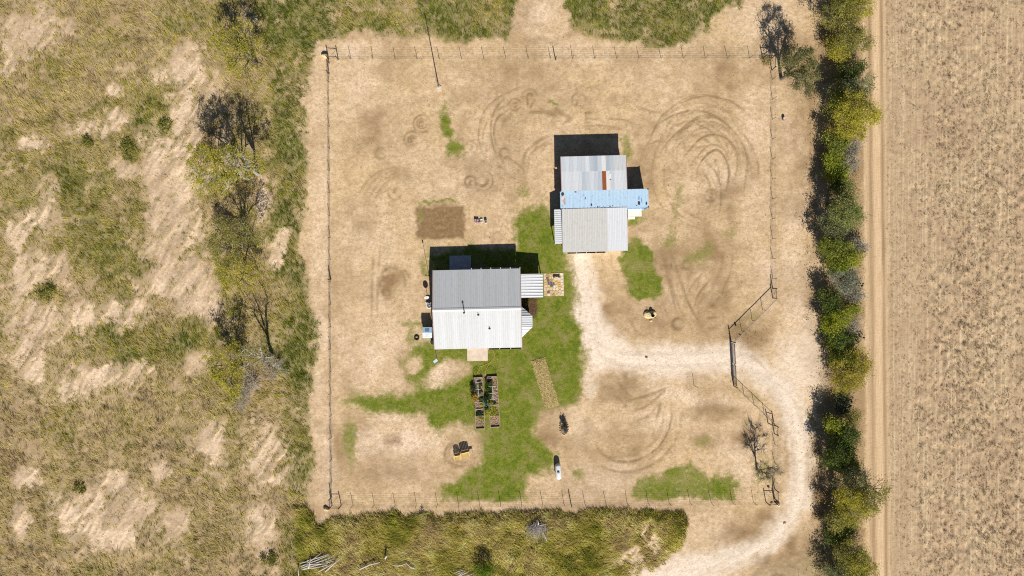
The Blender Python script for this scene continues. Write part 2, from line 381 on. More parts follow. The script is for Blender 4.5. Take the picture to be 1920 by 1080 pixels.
for pts, a_ in [([(265, 390), (320, 600), (380, 850), (420, 980)], .5), ([(290, 400), (345, 640), (400, 850)], .4), ([(340, 400), (430, 640), (500, 850), (620, 1060)], .5), ([(380, 520), (450, 720), (540, 920), (600, 1000)], .5), ([(680, 650), (590, 760), (540, 900)], .55),
                ([(870, 350), (860, 560), (760, 800)], .4), ([(640, 520), (590, 650), (560, 780)], .35), ([(830, 700), (720, 840), (620, 920)], .35), ([(640, 970), (760, 965)], .5), ([(270, 530), (360, 520)], .5), ([(350, 500), (355, 560)], .6)]:
    pair(zz(pts, *Z3), .17, a_ * 1.1)
arc(1271, 606.7, 10, a=.65, w=.28); arc(1287.8, 495.5, 8, a=.5, w=.25)
Z4 = (1080, 560, 2.454)
pair(zz([(100, 700), (180, 745), (270, 745), (360, 700), (420, 620), (440, 540), (440, 480)], *Z4), .2, .75)
stroke(zz([(90, 670), (130, 720), (200, 735)], *Z4), .2, .5)
for pts in ([(230, 470), (340, 440), (440, 400)], [(250, 520), (330, 490), (420, 410)], [(270, 560), (330, 540), (390, 470)], [(180, 440), (240, 500)], [(190, 380), (250, 450)], [(250, 100), (280, 150), (320, 175)], [(390, 470), (370, 560)]): stroke(zz(pts, *Z4), .22, .5)
for k in range(6): stroke(zz([(745, 325 + 9 * k), (850 - 3 * k, 340 + 9 * k), (920 - 5 * k, 400 + 8 * k), (962 - 5 * k, 520), (972 - 6 * k, 620), (950 - 6 * k, 760)], *Z4), .2, .32)
arc(868, 850, 34, 100, 330, ry=24, w=.25, a=.55); arc(868, 848, 27, 90, 350, ry=19, w=.2, a=.45)
arc(735, 528, 24, -30, 260, ry=27, w=.22, a=.45); arc(738, 525, 30, 0, 120, ry=24, w=.2, a=.4)
stroke([(700, 465), (698, 520), (696, 620)], .18, .4); stroke([(714, 460), (709, 510), (707, 600)], .18, .4); stroke([(640, 980), (633, 960), (640, 945), (660, 938)], .25, .4); stroke([(806, 446), (850, 443)], .15, .7)
for k in range(7): stroke([(1320 + 18 * k, 1070 - 11 * k), (1370 + 17 * k, 1046 - 11 * k), (1430 + 10 * k, 1010 - 12 * k)], .25, .3)
for a_, b_ in (((1481, 760), (1490, 900)), ((1470, 760), (1478, 880)), ((1462, 790), (1462, 900)), ((1525, 120), (1528, 480)), ((1518, 80), (1520, 420))): stroke([a_, b_], .3, .28)
tr_ = random.Random(3)
for k in range(26):
    r_ = tr_.uniform(38, 125); a0 = tr_.uniform(-40, 150); arc(1312 + tr_.uniform(-22, 22), 305 + tr_.uniform(-25, 30), r_ * .85, a0, a0 + tr_.uniform(50, 140), w=.13, a=tr_.uniform(.2, .45), ry=r_)
for k in range(10):
    r_ = tr_.uniform(30, 75); a0 = tr_.uniform(80, 200); arc(980 + tr_.uniform(-20, 20), 255 + tr_.uniform(-20, 20), r_, a0, a0 + tr_.uniform(40, 110), w=.13, a=tr_.uniform(.2, .4))
for k in range(14):
    r_ = tr_.uniform(40, 80); a0 = tr_.uniform(180, 320); arc(1190 + tr_.uniform(-20, 20), 795 + tr_.uniform(-15, 15), r_, a0, a0 + tr_.uniform(40, 120), w=.13, a=tr_.uniform(.18, .4))
DRV = [(1085, 482), (1092, 540), (1105, 600), (1125, 655), (1190, 675), (1290, 674), (1372, 672), (1425, 690), (1470, 735), (1496, 800), (1504, 880), (1490, 955), (1440, 1012), (1350, 1055), (1220, 1085)]
for off in (-15, -11, 9, 13):
    stroke([(p[0] + off * (.9 if i < 3 or 7 < i < 12 else .25), p[1] + off * (.25 if i < 3 or 7 < i < 12 else 1)) for i, p in enumerate(DRV)], .18, .30)
track *= (0.6 + .9 * sstep(.25, .55, fbm(GX, GY, .9, 31, 3)))
rut = np.exp(-((PX - rc + 11) / 4.2) ** 2) + np.exp(-((PX - rc - 11.5) / 3.6) ** 2) + .35 * np.exp(-((PX - rc + 18) / 3.0) ** 2)
rut = np.clip(rut, 0, 1) * (.55 + .5 * vnoise(GX * 0 + GX / .3, GY / 6, 1, 41))

soil = mx(*[blob(*b[:5], .7) * b[5] for b in [
    (826, 415, 28, 26, 0, 1.0), (735, 527, 18, 21, 0, 1.0), (705, 232, 34, 26, 10, .5), (690, 268, 22, 20, 0, .45), (1052, 213, 17, 7, -10, .6), (1213, 248, 18, 12, 30, .5), (1205, 300, 22, 60, 0, .35), (1200, 590, 70, 40, 0, .4),
    (1340, 560, 50, 60, 30, .4), (1255, 490, 40, 40, 0, .45), (1400, 620, 42, 36, 0, .55), (1365, 385, 22, 40, 0, .5), (1350, 460, 40, 30, 0, .35), (1165, 730, 45, 30, -20, .6), (1170, 830, 60, 34, 0, .45), (1100, 830, 60, 20, 0, .3), (1345, 775, 44, 20, 0, .45), (1330, 820, 24, 20, 0, .4), (1395, 815, 26, 20, 0, .45), (1040, 780, 30, 16, 0, .6), (1030, 820, 24, 22, 0, .4),
    (740, 825, 16, 12, 0, .6), (700, 885, 60, 16, 0, .4), (725, 870, 12, 30, 0, .4), (900, 820, 30, 10, 0, .3), (660, 720, 16, 30, 0, .35), (935, 130, 80, 16, 0, .25), (1360, 150, 20, 34, 0, .4), (1170, 180, 20, 10, 0, .3), (620, 690, 10, 200, 0, .2), (1470, 300, 16, 90, 0, .25), (1505, 240, 22, 160, 0, .38), (1500, 90, 30, 40, 0, .4),
    (1420, 740, 20, 14, 0, .4), (1465, 720, 30, 14, -40, .35), (900, 70, 300, 9, 0, .25), (950, 955, 320, 8, 0, .2), (1400, 985, 60, 22, 25, .6), (1475, 1030, 50, 22, 30, .6), (1535, 930, 16, 120, 0, .6), (1400, 1020, 40, 10, 28, .5), (760, 690, 10, 40, 0, .3), (860, 300, 30, 20, 0, .3), (870, 235, 16, 24, 0, .3), (1520, 600, 16, 120, 0, .25), (1525, 380, 16, 120, 0, .4), (1040, 590, 10, 10, 0, .1), (985, 800, 40, 10, 0, .1), (640, 830, 14, 50, 0, .4)]])
soil = np.clip(soil * (.5 + .9 * sstep(.3, .62, n_mid)) + .30 * sstep(.48, .68, fbm(GX, GY, 5.5, 81, 4)) * (1 - field) + .16 * sstep(.50, .66, fbm(GX, GY, 1.8, 82, 3)) * (1 - field), 0, 1)
soil = mx(soil, (.45 * barem * wild_raw * sstep(.50, .62, streak)).astype(np.float32), .75 * hedge.astype(np.float32), 1.1 * inside([(779, 388), (870, 386), (872, 446), (782, 449)], feather=.3, X=GX + (n_fine - .5) * .8, Y=GY + (n_fine - .5) * .8), 1.25 * blob(825, 415, 30, 27))
pale = mx(*[blob(*b[:5], .8) * b[5] for b in [
    (745, 830, 75, 60, 0, .8), (700, 660, 60, 70, 0, .6), (600, 500, 16, 420, 0, .5), (610, 860, 18, 100, 0, .7), (1500, 640, 34, 130, 0, .9), (1490, 420, 22, 200, 0, .5), (1420, 250, 30, 200, 0, .35), (1300, 745, 90, 14, -8, .8), (1250, 790, 60, 20, 0, .5), (1380, 860, 30, 50, 0, .6), (1130, 900, 60, 40, 0, .6), (1330, 1000, 60, 40, 20, .35), (1180, 1000, 40, 30, 0, .5),
    (1090, 800, 40, 40, 0, .5), (1000, 950, 120, 10, 0, .4), (660, 160, 60, 40, 0, .4), (650, 95, 60, 14, 0, .5), (1100, 100, 60, 14, 0, .4), (1020, 30, 30, 40, 0, .6), (1420, 40, 50, 40, 0, .5), (1350, 340, 30, 50, 0, .4), (1120, 640, 26, 60, 0, .7), (900, 320, 90, 50, 0, .3), (830, 700, 40, 22, 18, .7), (1240, 690, 120, 26, 0, .6), (1500, 880, 20, 120, 0, .3), (1440, 520, 20, 60, 0, .5), (700, 490, 40, 90, 0, .35)]])
pale = np.clip(pale * (.45 + .9 * sstep(.35, .6, n_mid)), 0, 1); pale = mx(pale, .85 * barem * wild_raw).astype(np.float32)
mulch = mx(inside([(978, 558), (1008, 556), (1008, 575), (998, 592), (990, 595), (978, 590)], feather=.25), 0 * GX)
# how green, how dry the rough grass is
fence_strip = sstep(470, 540, PX + (n_mid - .5) * 60) * (1 - sstep(620, 640, PX)) * (PY < 700) + .8 * sstep(500, 560, PX + (n_mid - .5) * 60) * (1 - sstep(620, 640, PX)) * (PY >= 700) * (1 - .8 * sstep(920, 990, PY + 60 * (n_mid - .5)))
north_strip = (PY < 90) * (PX > 500) * (PX < 1420)
swest = sstep(660, 820, PY) * (1 - sstep(480, 600, PX))
green = np.clip(.10 + 1.5 * (fbm(GX, GY, 5, 51, 4) - .42) + .65 * fence_strip + .6 * north_strip + .55 * keep - .08 * swest, 0, 1)
dry = np.clip(.5 + 1.9 * (fbm(GX, GY, 4, 52, 4) - .5) + .2 * swest - .3 * fence_strip - .3 * north_strip, 0, 1)

# --- relief (metres)
rough = fbm(GX, GY, 1.1, 61, 3) - .5
Z = (fbm(GX, GY, 14, 62, 2) - .5) * .15
Z += wild * rough * .30 + field * ((fbm(GX, GY * .5, .55, 63, 2, .75) - .5) * .34 * (.35 + .65 * sstep(30, 110, dr)) * (.65 + .6 * sstep(.4, .6, n_big)) + .03 * np.sin(PX * 2 * math.pi / 9.0 + 3 * n_mid))
Z += (n_fine - .5) * .05 * (1 - road) - .045 * track - .09 * rut * road + .02 * gravel
# washed ridges in the bare ground west of the fence
Z += wild_raw * barem * .34 * (streak - .5)
# slabs under the buildings are level
for (cx, cy, hx, hy) in ((-4.83, -2.8, 10.5, 9.0), (11.4, 12.0, 8.6, 8.6)):
    m = (1 - sstep(1.0, 1.25, np.maximum(np.abs(GX - cx) / hx, np.abs(GY - cy) / hy))); Z *= (1 - m * .9)
edge = np.minimum(84 - np.abs(GX), 50 - np.abs(GY)); Z *= sstep(0, 5, edge)
Z = Z.astype(np.float32)

def samp(A, x, y):
    u = np.clip((np.asarray(x) - XS[0]) / G, 0, len(XS) - 1.001); v = np.clip((np.asarray(y) - YS[0]) / G, 0, len(YS) - 1.001)
    i = u.astype(int); j = v.astype(int); a = u - i; b = v - j
    return A[i, j] * (1 - a) * (1 - b) + A[i + 1, j] * a * (1 - b) + A[i, j + 1] * (1 - a) * b + A[i + 1, j + 1] * a * b
def gz(x, y): return float(samp(Z, np.array([x]), np.array([y]))[0])
def PG(px, py, dz=0.0):
    p = P(px, py); p.z = gz(p.x, p.y) + dz; return p

# ------------------------------------------------------------------ ground material
def ground_material():
    t = NT('ground_cover'); p = t.pos()
    A = t.sep(t.attr('cover_a').outputs['Color']); B = t.sep(t.attr('cover_b').outputs['Color']); C = t.sep(t.attr('cover_c').outputs['Color'])
    f0 = t.noise(.11, 4, .6); f1 = t.noise(.45, 5, .65); f2 = t.noise(2.0, 5, .75); f3 = t.noise(3.9, 4, .85); f4 = t.noise(3.0, 6, .8, t.map(p, (1, .35, 1), .6)); f5 = t.noise(1.1, 5, .8)
    sand = t.mix(t.val(f1, .34, .66), (.50, .345, .20), (.68, .505, .335))
    sand = t.mix(t.val(f0, .40, .62, 0, .45), sand, (.60, .415, .21))
    sand = t.mix(t.val(f5, .46, .66, 0, .8), sand, (.41, .27, .14))
    sand = t.mix(t.val(f2, .48, .30, 0, .65), sand, (.72, .575, .42))
    sand = t.mix(t.val(f2, .52, .72, 0, .8), sand, (.35, .235, .12))
    sand = t.mix(t.val(f3, .55, .70, 0, .7), sand, (.23, .155, .075))
    sand = t.mix(t.val(f3, .44, .28, 0, .5), sand, (.74, .60, .45))
    straw = t.mix(t.val(f4, .35, .65), (.28, .20, .09), (.56, .43, .22))
    sand = t.mix(t.val(t.noise(.7, 5, .75), .50, .66, 0, .6), sand, straw)
    sand = t.mix(t.math('MULTIPLY', B[2], t.val(f2, .30, .62, 1.0, .25)), sand, t.mix(t.val(f3, .4, .62), (.90, .715, .56), (.62, .465, .335)))
    # churned soil
    soilc = t.mix(t.val(f2, .35, .65), (.165, .10, .05), (.315, .20, .10))
    c = t.mix(t.math('MULTIPLY', B[1], t.val(f2, .2, .6, .7, 1.0)), sand, soilc)
    # caliche gravel
    gv = t.mix(t.val(f3, .35, .65), (.66, .535, .42), (.90, .775, .65))
    gv = t.mix(t.val(f2, .5, .7, 0, .5), gv, (.46, .36, .25))
    c = t.mix(t.math('MULTIPLY', A[2], t.val(f5, .3, .66, 1.0, .7)), c, gv)
    # road
    rd = t.mix(t.val(t.noise(3.0, 4, .6, t.map(p, (3, .12, 1))), .35, .65), (.52, .355, .20), (.66, .48, .31))
    c = t.mix(C[0], c, rd)
    # field: grey-tan stubble
    fr = t.noise(1.0, 4, .7, t.map(p, (3.2, .05, 1)))
    fd = t.mix(t.val(f2, .36, .64), (.37, .265, .155), (.59, .445, .28))
    fd = t.mix(t.val(f0, .42, .6, 0, .6), fd, (.42, .285, .18))
    fd = t.mix(t.val(fr, .42, .58, 0, .4), fd, (.33, .225, .14))
    fd = t.mix(t.val(fr, .46, .34, 0, .5), fd, (.66, .52, .36))
    fd = t.mix(t.val(f3, .54, .68, 0, .5), fd, (.20, .15, .09))
    c = t.mix(B[0], c, fd)
    # wheel marks
    c = t.mix(t.math('MULTIPLY', A[3] if len(A) > 3 else A[2], 1.0) if False else t.attr('cover_a').outputs['Alpha'], c, (.20, .128, .062))
    # pasture floor
    pf = t.mix(t.val(f2, .34, .66), (.20, .145, .075), (.42, .31, .18))
    pg = t.mix(t.val(f2, .34, .66), (.11, .105, .03), (.26, .22, .085))
    pf = t.mix(C[1], pf, pg)
    c = t.mix(t.math('MULTIPLY', A[1], t.val(f2, .25, .55, .6, 1.0)), c, pf)
    # lawn
    lf = t.noise(1.6, 5, .7); lg = t.noise(.5, 4, .6)
    lw = t.mix(t.val(lf, .32, .68), (.08, .122, .008), (.225, .24, .03))
    lw = t.mix(t.val(lg, .48, .66, 0, .85), lw, (.25, .215, .075))
    lw = t.mix(t.val(lg, .46, .30, 0, .7), lw, (.09, .135, .014))
    lw = t.mix(t.val(f5, .55, .75, 0, .55), lw, (.30, .24, .11))
    lw = t.mix(t.val(f3, .55, .72, 0, .6), lw, (.05, .07, .012))
    lm = t.val(t.math('ADD', t.math('ADD', A[0], t.math('MULTIPLY', t.math('SUBTRACT', f2, .5), 1.1)), t.math('MULTIPLY', t.math('SUBTRACT', f5, .5), 1.0)), .12, .74)
    lw = t.mix(t.val(A[0], .35, .85, .8, 0), lw, t.mix(t.val(f5, .35, .65), (.20, .185, .05), (.36, .28, .12)))
    c = t.mix(lm, c, lw)
    # bark mulch bed
    c = t.mix(C[2], c, t.mix(t.val(f3, .35, .65), (.05, .028, .016), (.15, .085, .05)))
    h = t.math('ADD', t.math('MULTIPLY', f3, .6), f2)
    t.bump(h, .8, .08)
    return t.out(c, .95, .1)
M_ground = ground_material()

nx, ny = len(XS), len(YS)
cls = np.zeros((nx, ny), np.int8)
cls[wild_raw > .5] = 1; cls[lawn > .5] = 2; cls[gravel > .5] = 3; cls[road > .5] = 4; cls[field > .5] = 5
V = np.stack([GX, GY, Z], -1).reshape(-1, 3).astype(np.float32)
ca = np.stack([lawn, wild, gravel, np.clip(mx(track * (1 - .5 * np.clip(gravel, 0, 1)), (rut * road * .95)), 0, 1) * .85], -1).reshape(-1, 4).astype(np.float32)
cb = np.stack([field, soil * (1 - road), pale, 1 + 0 * GX], -1).reshape(-1, 4).astype(np.float32)
cc = np.stack([road, green, mulch, 1 + 0 * GX], -1).reshape(-1, 4).astype(np.float32)
I = (np.arange(nx - 1)[:, None] * ny + np.arange(ny - 1)[None, :])
quads = np.stack([I, I + ny, I + ny + 1, I + 1], -1).reshape(-1, 4)
fcls = cls[:-1, :-1].reshape(-1)
NAMES = [('ground', 'bare tan sandy earth of the fenced yard with curling wheel marks', 'ground'), ('pasture', 'rough dry pasture ground under long olive and straw grass', 'pasture'),
         ('lawn', 'green mown lawn around the house and the garden beds', 'lawn'), ('driveway', 'pale gravel driveway curving through the gate to the sheds', 'driveway'),
         ('farm_road', 'straight two-rut dirt road between hedgerow and field', 'road'), ('field', 'wide grey-tan stubble field beside the dirt road', 'field')]
for k, (nm, lb, ct) in enumerate(NAMES):
    fq = quads[fcls == k]
    used, inv = np.unique(fq.ravel(), return_inverse=True)
    vv = V[used]; ff = inv.reshape(-1, 4); a_, b_, c_ = ca[used], cb[used], cc[used]
    if k == 0:   # the same sheet runs on to the horizon
        R = 2500.0; n0 = len(vv)
        ring = np.array([(-84, -50, 0), (84 - .06, -50, 0), (84 - .06, 50 - .08, 0), (-84, 50 - .08, 0), (-R, -R, 0), (R, -R, 0), (R, R, 0), (-R, R, 0)], np.float32)
        ring[1:3, 0] = XS[-1]; ring[2:4, 1] = YS[-1]
        vv = np.vstack([vv, ring]); ff = np.vstack([ff, np.array([(0, 4, 5, 1), (1, 5, 6, 2), (2, 6, 7, 3), (3, 7, 4, 0)]) + n0])
        a_ = np.vstack([a_, np.tile([0, .8, 0, 0], (8, 1))]); b_ = np.vstack([b_, np.tile([0, .3, 0, 1], (8, 1))]); c_ = np.vstack([c_, np.tile([0, .4, 0, 1], (8, 1))])
    o = mesh_np(nm, vv, ff, M_ground, smooth=True)
    color_attr(o, 'cover_a', a_); color_attr(o, 'cover_b', b_); color_attr(o, 'cover_c', c_)
    tag(o, lb, ct, kind='structure')
# ------------------------------------------------------------------ materials for things
M_white = mat_simple('white_roof_metal', (.51, .51, .515), .45, .4, .06, 1.2, streak=(6, .3, 1))
def worn_metal(name, col, dirt, rust=0.0, scale=1.0):
    t = NT(name); o = t.obj(); g = t.noise(.9 * scale, 5, .7, t.map(o, (5, .35, 1))); s = t.noise(2.2 * scale, 5, .75); sp = t.noise(7.0, 3, .8)
    c = t.mix(t.val(g, .40, .72, 0, .55), col, tuple(v * .80 for v in col)); c = t.mix(t.val(s, .50, .72, 0, dirt), c, tuple(v * w for v, w in zip(col, (.70, .66, .60))))
    if rust: c = t.mix(t.math('MULTIPLY', t.val(s, .56, .66), t.val(sp, .45, .6, 0, rust)), c, (.24, .10, .05))
    return t.out(c, .5, .35)
WHITES = [worn_metal('white_roof_%s' % n_, c_, .35) for n_, c_ in (('plain', (.505, .515, .53)), ('clean', (.525, .535, .55)), ('dusty', (.495, .50, .505)))]
M_grey = mat_simple('galvanised_roof', (.50, .52, .55), .45, .4, .10, 1.5, streak=(3, .3, 1))
M_cream = worn_metal('weathered_white_metal', (.52, .51, .49), .5)
M_pale = worn_metal('newer_white_metal', (.60, .61, .64), .25)
M_trim = mat_simple('red_brown_trim', (.30, .17, .15), .6, .3, .15)
M_wall = mat_simple('red_brown_siding', (.22, .10, .08), .7, .2, .2, 3, bump=.2)
M_wallw = mat_simple('white_siding', (.6, .6, .58), .7, .2, .08)
M_glass = mat_simple('window_glass', (.03, .04, .05), .08, .6, .05)
M_dark = mat_simple('dark_metal', (.03, .03, .033), .5, .4, .2)
M_pipe = mat_simple('dark_pipe_steel', (.045, .035, .03), .65, .3, .3, 6)
M_galv = mat_simple('galvanised_steel', (.42, .43, .44), .45, .4, .1)
M_rail = mat_simple('dusty_pipe', (.36, .27, .19), .8, .2, .2, 5)
M_wire = mat_simple('fence_wire', (.13, .12, .11), .6, .3, .2)
M_tpost = mat_simple('green_steel_post', (.05, .06, .045), .7, .2, .3, 8)
M_conc = mat_simple('pale_concrete', (.60, .50, .40), .9, .15, .14, 1.4, bump=.25)
M_concg = mat_simple('grey_concrete', (.42, .42, .43), .9, .15, .15, 2.0, bump=.25)
M_wood = mat_simple('weathered_wood', (.45, .34, .26), .85, .15, .25, 6, streak=(1, 8, 8), bump=.3)
M_log = mat_simple('bleached_log', (.50, .45, .40), .9, .1, .2, 8, streak=(8, 8, 1), bump=.3)
M_bark = mat_simple('grey_bark', (.17, .145, .12), .95, .1, .35, 9, bump=.5)
M_barkl = mat_simple('pale_bark', (.33, .31, .28), .95, .1, .3, 9, bump=.5)
M_blue = worn_metal('pale_blue_paint', (.42, .57, .72), .3, .8, 1.3)
M_blued = mat_simple('blue_paint', (.12, .28, .48), .55, .3, .15)
M_rust = mat_simple('rust', (.28, .085, .035), .9, .1, .35, 6, bump=.3)
M_rustd = mat_simple('dark_rust_stain', (.05, .045, .055), .9, .1, .35, 9)
M_cdeck = mat_simple('cream_painted_board', (.74, .69, .60), .7, .2, .05)
M_pvc = mat_simple('white_pvc', (.72, .70, .76), .4, .4, .05)
M_earth = mat_simple('bed_soil', (.27, .185, .12), .95, .05, .45, 9, bump=.6)
M_rock = mat_simple('yellow_limestone', (.62, .47, .25), .9, .1, .2, 3, bump=.5)
M_rock2 = mat_simple('tan_limestone', (.60, .48, .33), .9, .1, .2, 3, bump=.5)
M_tank = mat_simple('white_tank_paint', (.66, .66, .66), .3, .5, .03)
M_lid = mat_simple('blue_grey_lid', (.16, .18, .25), .5, .4, .1)
M_rubber = mat_simple('black_rubber', (.018, .018, .02), .85, .2, .3)
M_yhose = mat_simple('yellow_hose', (.52, .36, .08), .6, .3, .15, 8)
M_yellow = mat_simple('yellow_painted_wood', (.60, .45, .17), .7, .2, .15, 6)
M_teal = mat_simple('teal_plastic', (.04, .26, .28), .4, .4, .1)
M_brickp = mat_simple('pink_brick', (.42, .28, .27), .9, .1, .25, 8)
M_panel = mat_simple('pale_blue_panel', (.48, .58, .68), .25, .5, .1)

def attr_mat(name, trans=0.25, rough=.75):
    t = NT(name); a = t.attr('tint').outputs['Color']; c = t.mix(t.val(t.noise(2.5, 2), .3, .7, 0, .25), a, t.mix(1.0, a, (.62, .6, .55), 'MULTIPLY'))
    t.out(c, rough, .15)
    if trans:
        tr = t.n.new('ShaderNodeBsdfTranslucent'); t.link(c, tr.inputs['Color'])
        mx_ = t.n.new('ShaderNodeMixShader'); mx_.inputs[0].default_value = trans
        out = t.n['Material Output']; t.link(t.b.outputs[0], mx_.inputs[1]); t.link(tr.outputs[0], mx_.inputs[2]); t.link(mx_.outputs[0], out.inputs['Surface'])
    return t.m
M_blade = attr_mat('grass_blade', .40); M_leaf = attr_mat('leaf', .45)

# ------------------------------------------------------------------ grasses (nobody could count them)
def scatter(mask, dens, n_try, box=None):
    x = rng.uniform(-75, 75, n_try) if box is None else rng.uniform(box[0], box[1], n_try)
    y = rng.uniform(-43, 43, n_try) if box is None else rng.uniform(box[2], box[3], n_try)
    k = rng.random(n_try) < samp(mask, x, y) * dens
    return x[k], y[k]
def blades(name, x, y, L, w, lean, az, tint, label, cat, parent=None, kind='stuff'):
    n = len(x); z = samp(Z, x, y) - .02
    dx, dy = np.cos(az), np.sin(az)
    hx = np.sin(lean) * L; hz = np.cos(lean) * L
    tw = az + np.pi / 2 + rng.normal(0, .5, n)
    bx, by = np.cos(tw) * w / 2, np.sin(tw) * w / 2
    v = np.empty((n, 3, 3), np.float32)
    v[:, 0] = np.stack([x - bx, y - by, z], -1); v[:, 1] = np.stack([x + bx, y + by, z], -1)
    v[:, 2] = np.stack([x + dx * hx, y + dy * hx, z + hz], -1)
    o = mesh_np(name, v.reshape(-1, 3), np.arange(3 * n).reshape(-1, 3), M_blade, parent)
    c = np.ones((n, 3, 4), np.float32); c[:, :, :3] = tint[:, None, :]
    color_attr(o, 'tint', c.reshape(-1, 4)); tag(o, label, cat, kind=kind); return o
def lerp3(t, *cols):
    t = np.clip(t, 0, 1) * (len(cols) - 1); i = np.minimum(t.astype(int), len(cols) - 2); f = (t - i)[:, None]; C_ = np.array(cols, np.float32)
    return C_[i] * (1 - f) + C_[i + 1] * f

def rough_grass(name, mask, n_try, per, dens, hscale, label, box=None, bright=1.0, lean=1.05):
    cx, cy = scatter(mask, dens, n_try, box); n = len(cx)
    g = samp(green, cx, cy); d = samp(dry, cx, cy)
    ang = 2.4 + 3.2 * (samp(n_big, cx, cy) - .5) + 1.6 * (samp(n_mid, cx, cy) - .5) + rng.normal(0, .25, n)
    # colour of each tuft: green -> straw -> brown
    t = np.clip((1 - g) * .55 + .5 * (d - .5) + rng.normal(0, .11, n) + .18 + .5 * (fbm(cx, cy, 1.4, 91, 2) - .5), 0, 1)
    tint = lerp3(t, (.12, .155, .012), (.26, .25, .036), (.44, .365, .09), (.57, .45, .185), (.33, .24, .11))
    tint *= (rng.uniform(.8, 1.2, n) * (.55 + .9 * fbm(cx, cy, 1.1, 92, 2)))[:, None]
    h = hscale * (.5 + .8 * samp(n_mid, cx, cy)) * rng.uniform(.5, 1.35, n) * (.55 + .6 * samp(mask, cx, cy))
    r = np.repeat(np.arange(n), per); N = len(r)
    x = cx[r] + rng.normal(0, .15, N); y = cy[r] + rng.normal(0, .15, N)
    return blades(name, x, y, h[r] * rng.uniform(.7, 1.25, N), rng.uniform(.04, .10, N), np.abs(rng.normal(lean, .22, N)), ang[r] + rng.normal(0, .32, N), np.clip(tint[r] * rng.uniform(.8, 1.2, N)[:, None] * bright, 0, .7), label, 'grass')
south = wild * (PY > 955) * (PX > 560)
rough_grass('pasture_grass', wild * (south < .1), 190000, 7, .55, .44, 'long olive and straw grass covering the rough pasture')
rough_grass('long_grass', south, 46000, 7, .8, .85, 'tall golden grass in the unmown strip beyond the yard', (-31, 26, -43, -31), 1.3, 1.12)
# the strip's north margin stands upright where the mower stopped
sedge = south * (1 - np.roll(wild_raw, -4, axis=1)) * (PX < 1290); x, y = scatter(sedge, .7, 160000, (-31, 26, -36, -31)); n = len(x)
blades('margin_grass', x, y, rng.uniform(.3, .68, n), rng.uniform(.04, .09, n), np.abs(rng.normal(.45, .2, n)), rng.uniform(0, 6.3, n), lerp3(rng.random(n), (.14, .15, .025), (.28, .25, .06), (.42, .34, .13)) * rng.uniform(.7, 1.2, n)[:, None], 'upright grass along the mown edge of the unmown strip', 'grass')
# denser green tussock where the pasture is green and along the mown margin
x, y = scatter(wild * green * (wild_raw > .7), .75, 110000); n = len(x)
blades('green_grass', x, y, rng.uniform(.25, .6, n), rng.uniform(.05, .10, n), np.abs(rng.normal(.7, .3, n)), rng.uniform(0, 6.3, n), lerp3(rng.random(n) ** 1.3, (.12, .155, .018), (.24, .245, .04), (.38, .34, .09)) * rng.uniform(.6, 1.3, n)[:, None], 'green tussock grass growing through the dry pasture', 'grass')
# mown lawn
x, y = scatter(np.clip(lawn * 1.15 - .12, 0, 1) ** 1.5, 1.0, 420000, (-26, 34, -32, 26)); n = len(x)
lt = np.clip(samp(n_mid, x, y) * 1.6 - .35 + rng.normal(0, .2, n) + 1.1 * (1 - samp(lawn, x, y)), 0, 1)
blades('lawn_grass', x, y, rng.uniform(.05, .15, n), rng.uniform(.03, .06, n), np.abs(rng.normal(.9, .3, n)), rng.uniform(0, 6.3, n), lerp3(lt, (.085, .135, .010), (.18, .205, .024), (.32, .28, .07)) * rng.uniform(.6, 1.3, n)[:, None], 'short mown green grass blades of the lawn', 'grass')
# field stubble, clumped
fm = field * sstep(.44, .60, fbm(GX, GY * .6, .42, 71, 2, .8) * .75 + .25 * fbm(GX * 1.6, GY * .22, 4, 72, 3)) * (.22 + .78 * sstep(30, 120, dr))
cx, cy = scatter(fm, 1.0, 64000, (53, 76, -43, 43)); n = len(cx); r = np.repeat(np.arange(n), 7); N = len(r)
ct = lerp3(rng.random(n), (.27, .21, .12), (.47, .36, .225), (.62, .48, .33)) * rng.uniform(.7, 1.15, n)[:, None]; ch = rng.uniform(.08, .24, n)
blades('field_stubble', cx[r] + rng.normal(0, .055, N), cy[r] + rng.normal(0, .055, N), ch[r] * rng.uniform(.7, 1.2, N), rng.uniform(.03, .07, N), np.abs(rng.normal(.85, .3, N)), rng.uniform(0, 6.3, N), ct[r] * rng.uniform(.85, 1.15, N)[:, None], 'dry clumped stubble standing in the field', 'stubble')
# weeds along the hedge foot and in the yard margins
wm = np.clip(hedge * .8 + .6 * blob(1400, 620, 40, 30) + .5 * blob(1508, 300, 16, 220) + .4 * blob(1085, 72, 500, 6) + .5 * blob(1545, 540, 14, 520), 0, 1) * sstep(.4, .6, n_mid)
x, y = scatter(wm, .8, 120000, (-30, 53, -43, 43)); n = len(x)
blades('dry_weeds', x, y, rng.uniform(.1, .4, n), rng.uniform(.03, .07, n), np.abs(rng.normal(.7, .3, n)), rng.uniform(0, 6.3, n), lerp3(rng.random(n), (.13, .12, .035), (.30, .23, .10), (.40, .30, .16)) * rng.uniform(.6, 1.2, n)[:, None], 'thin dry weeds along the foot of the hedgerow', 'weeds')

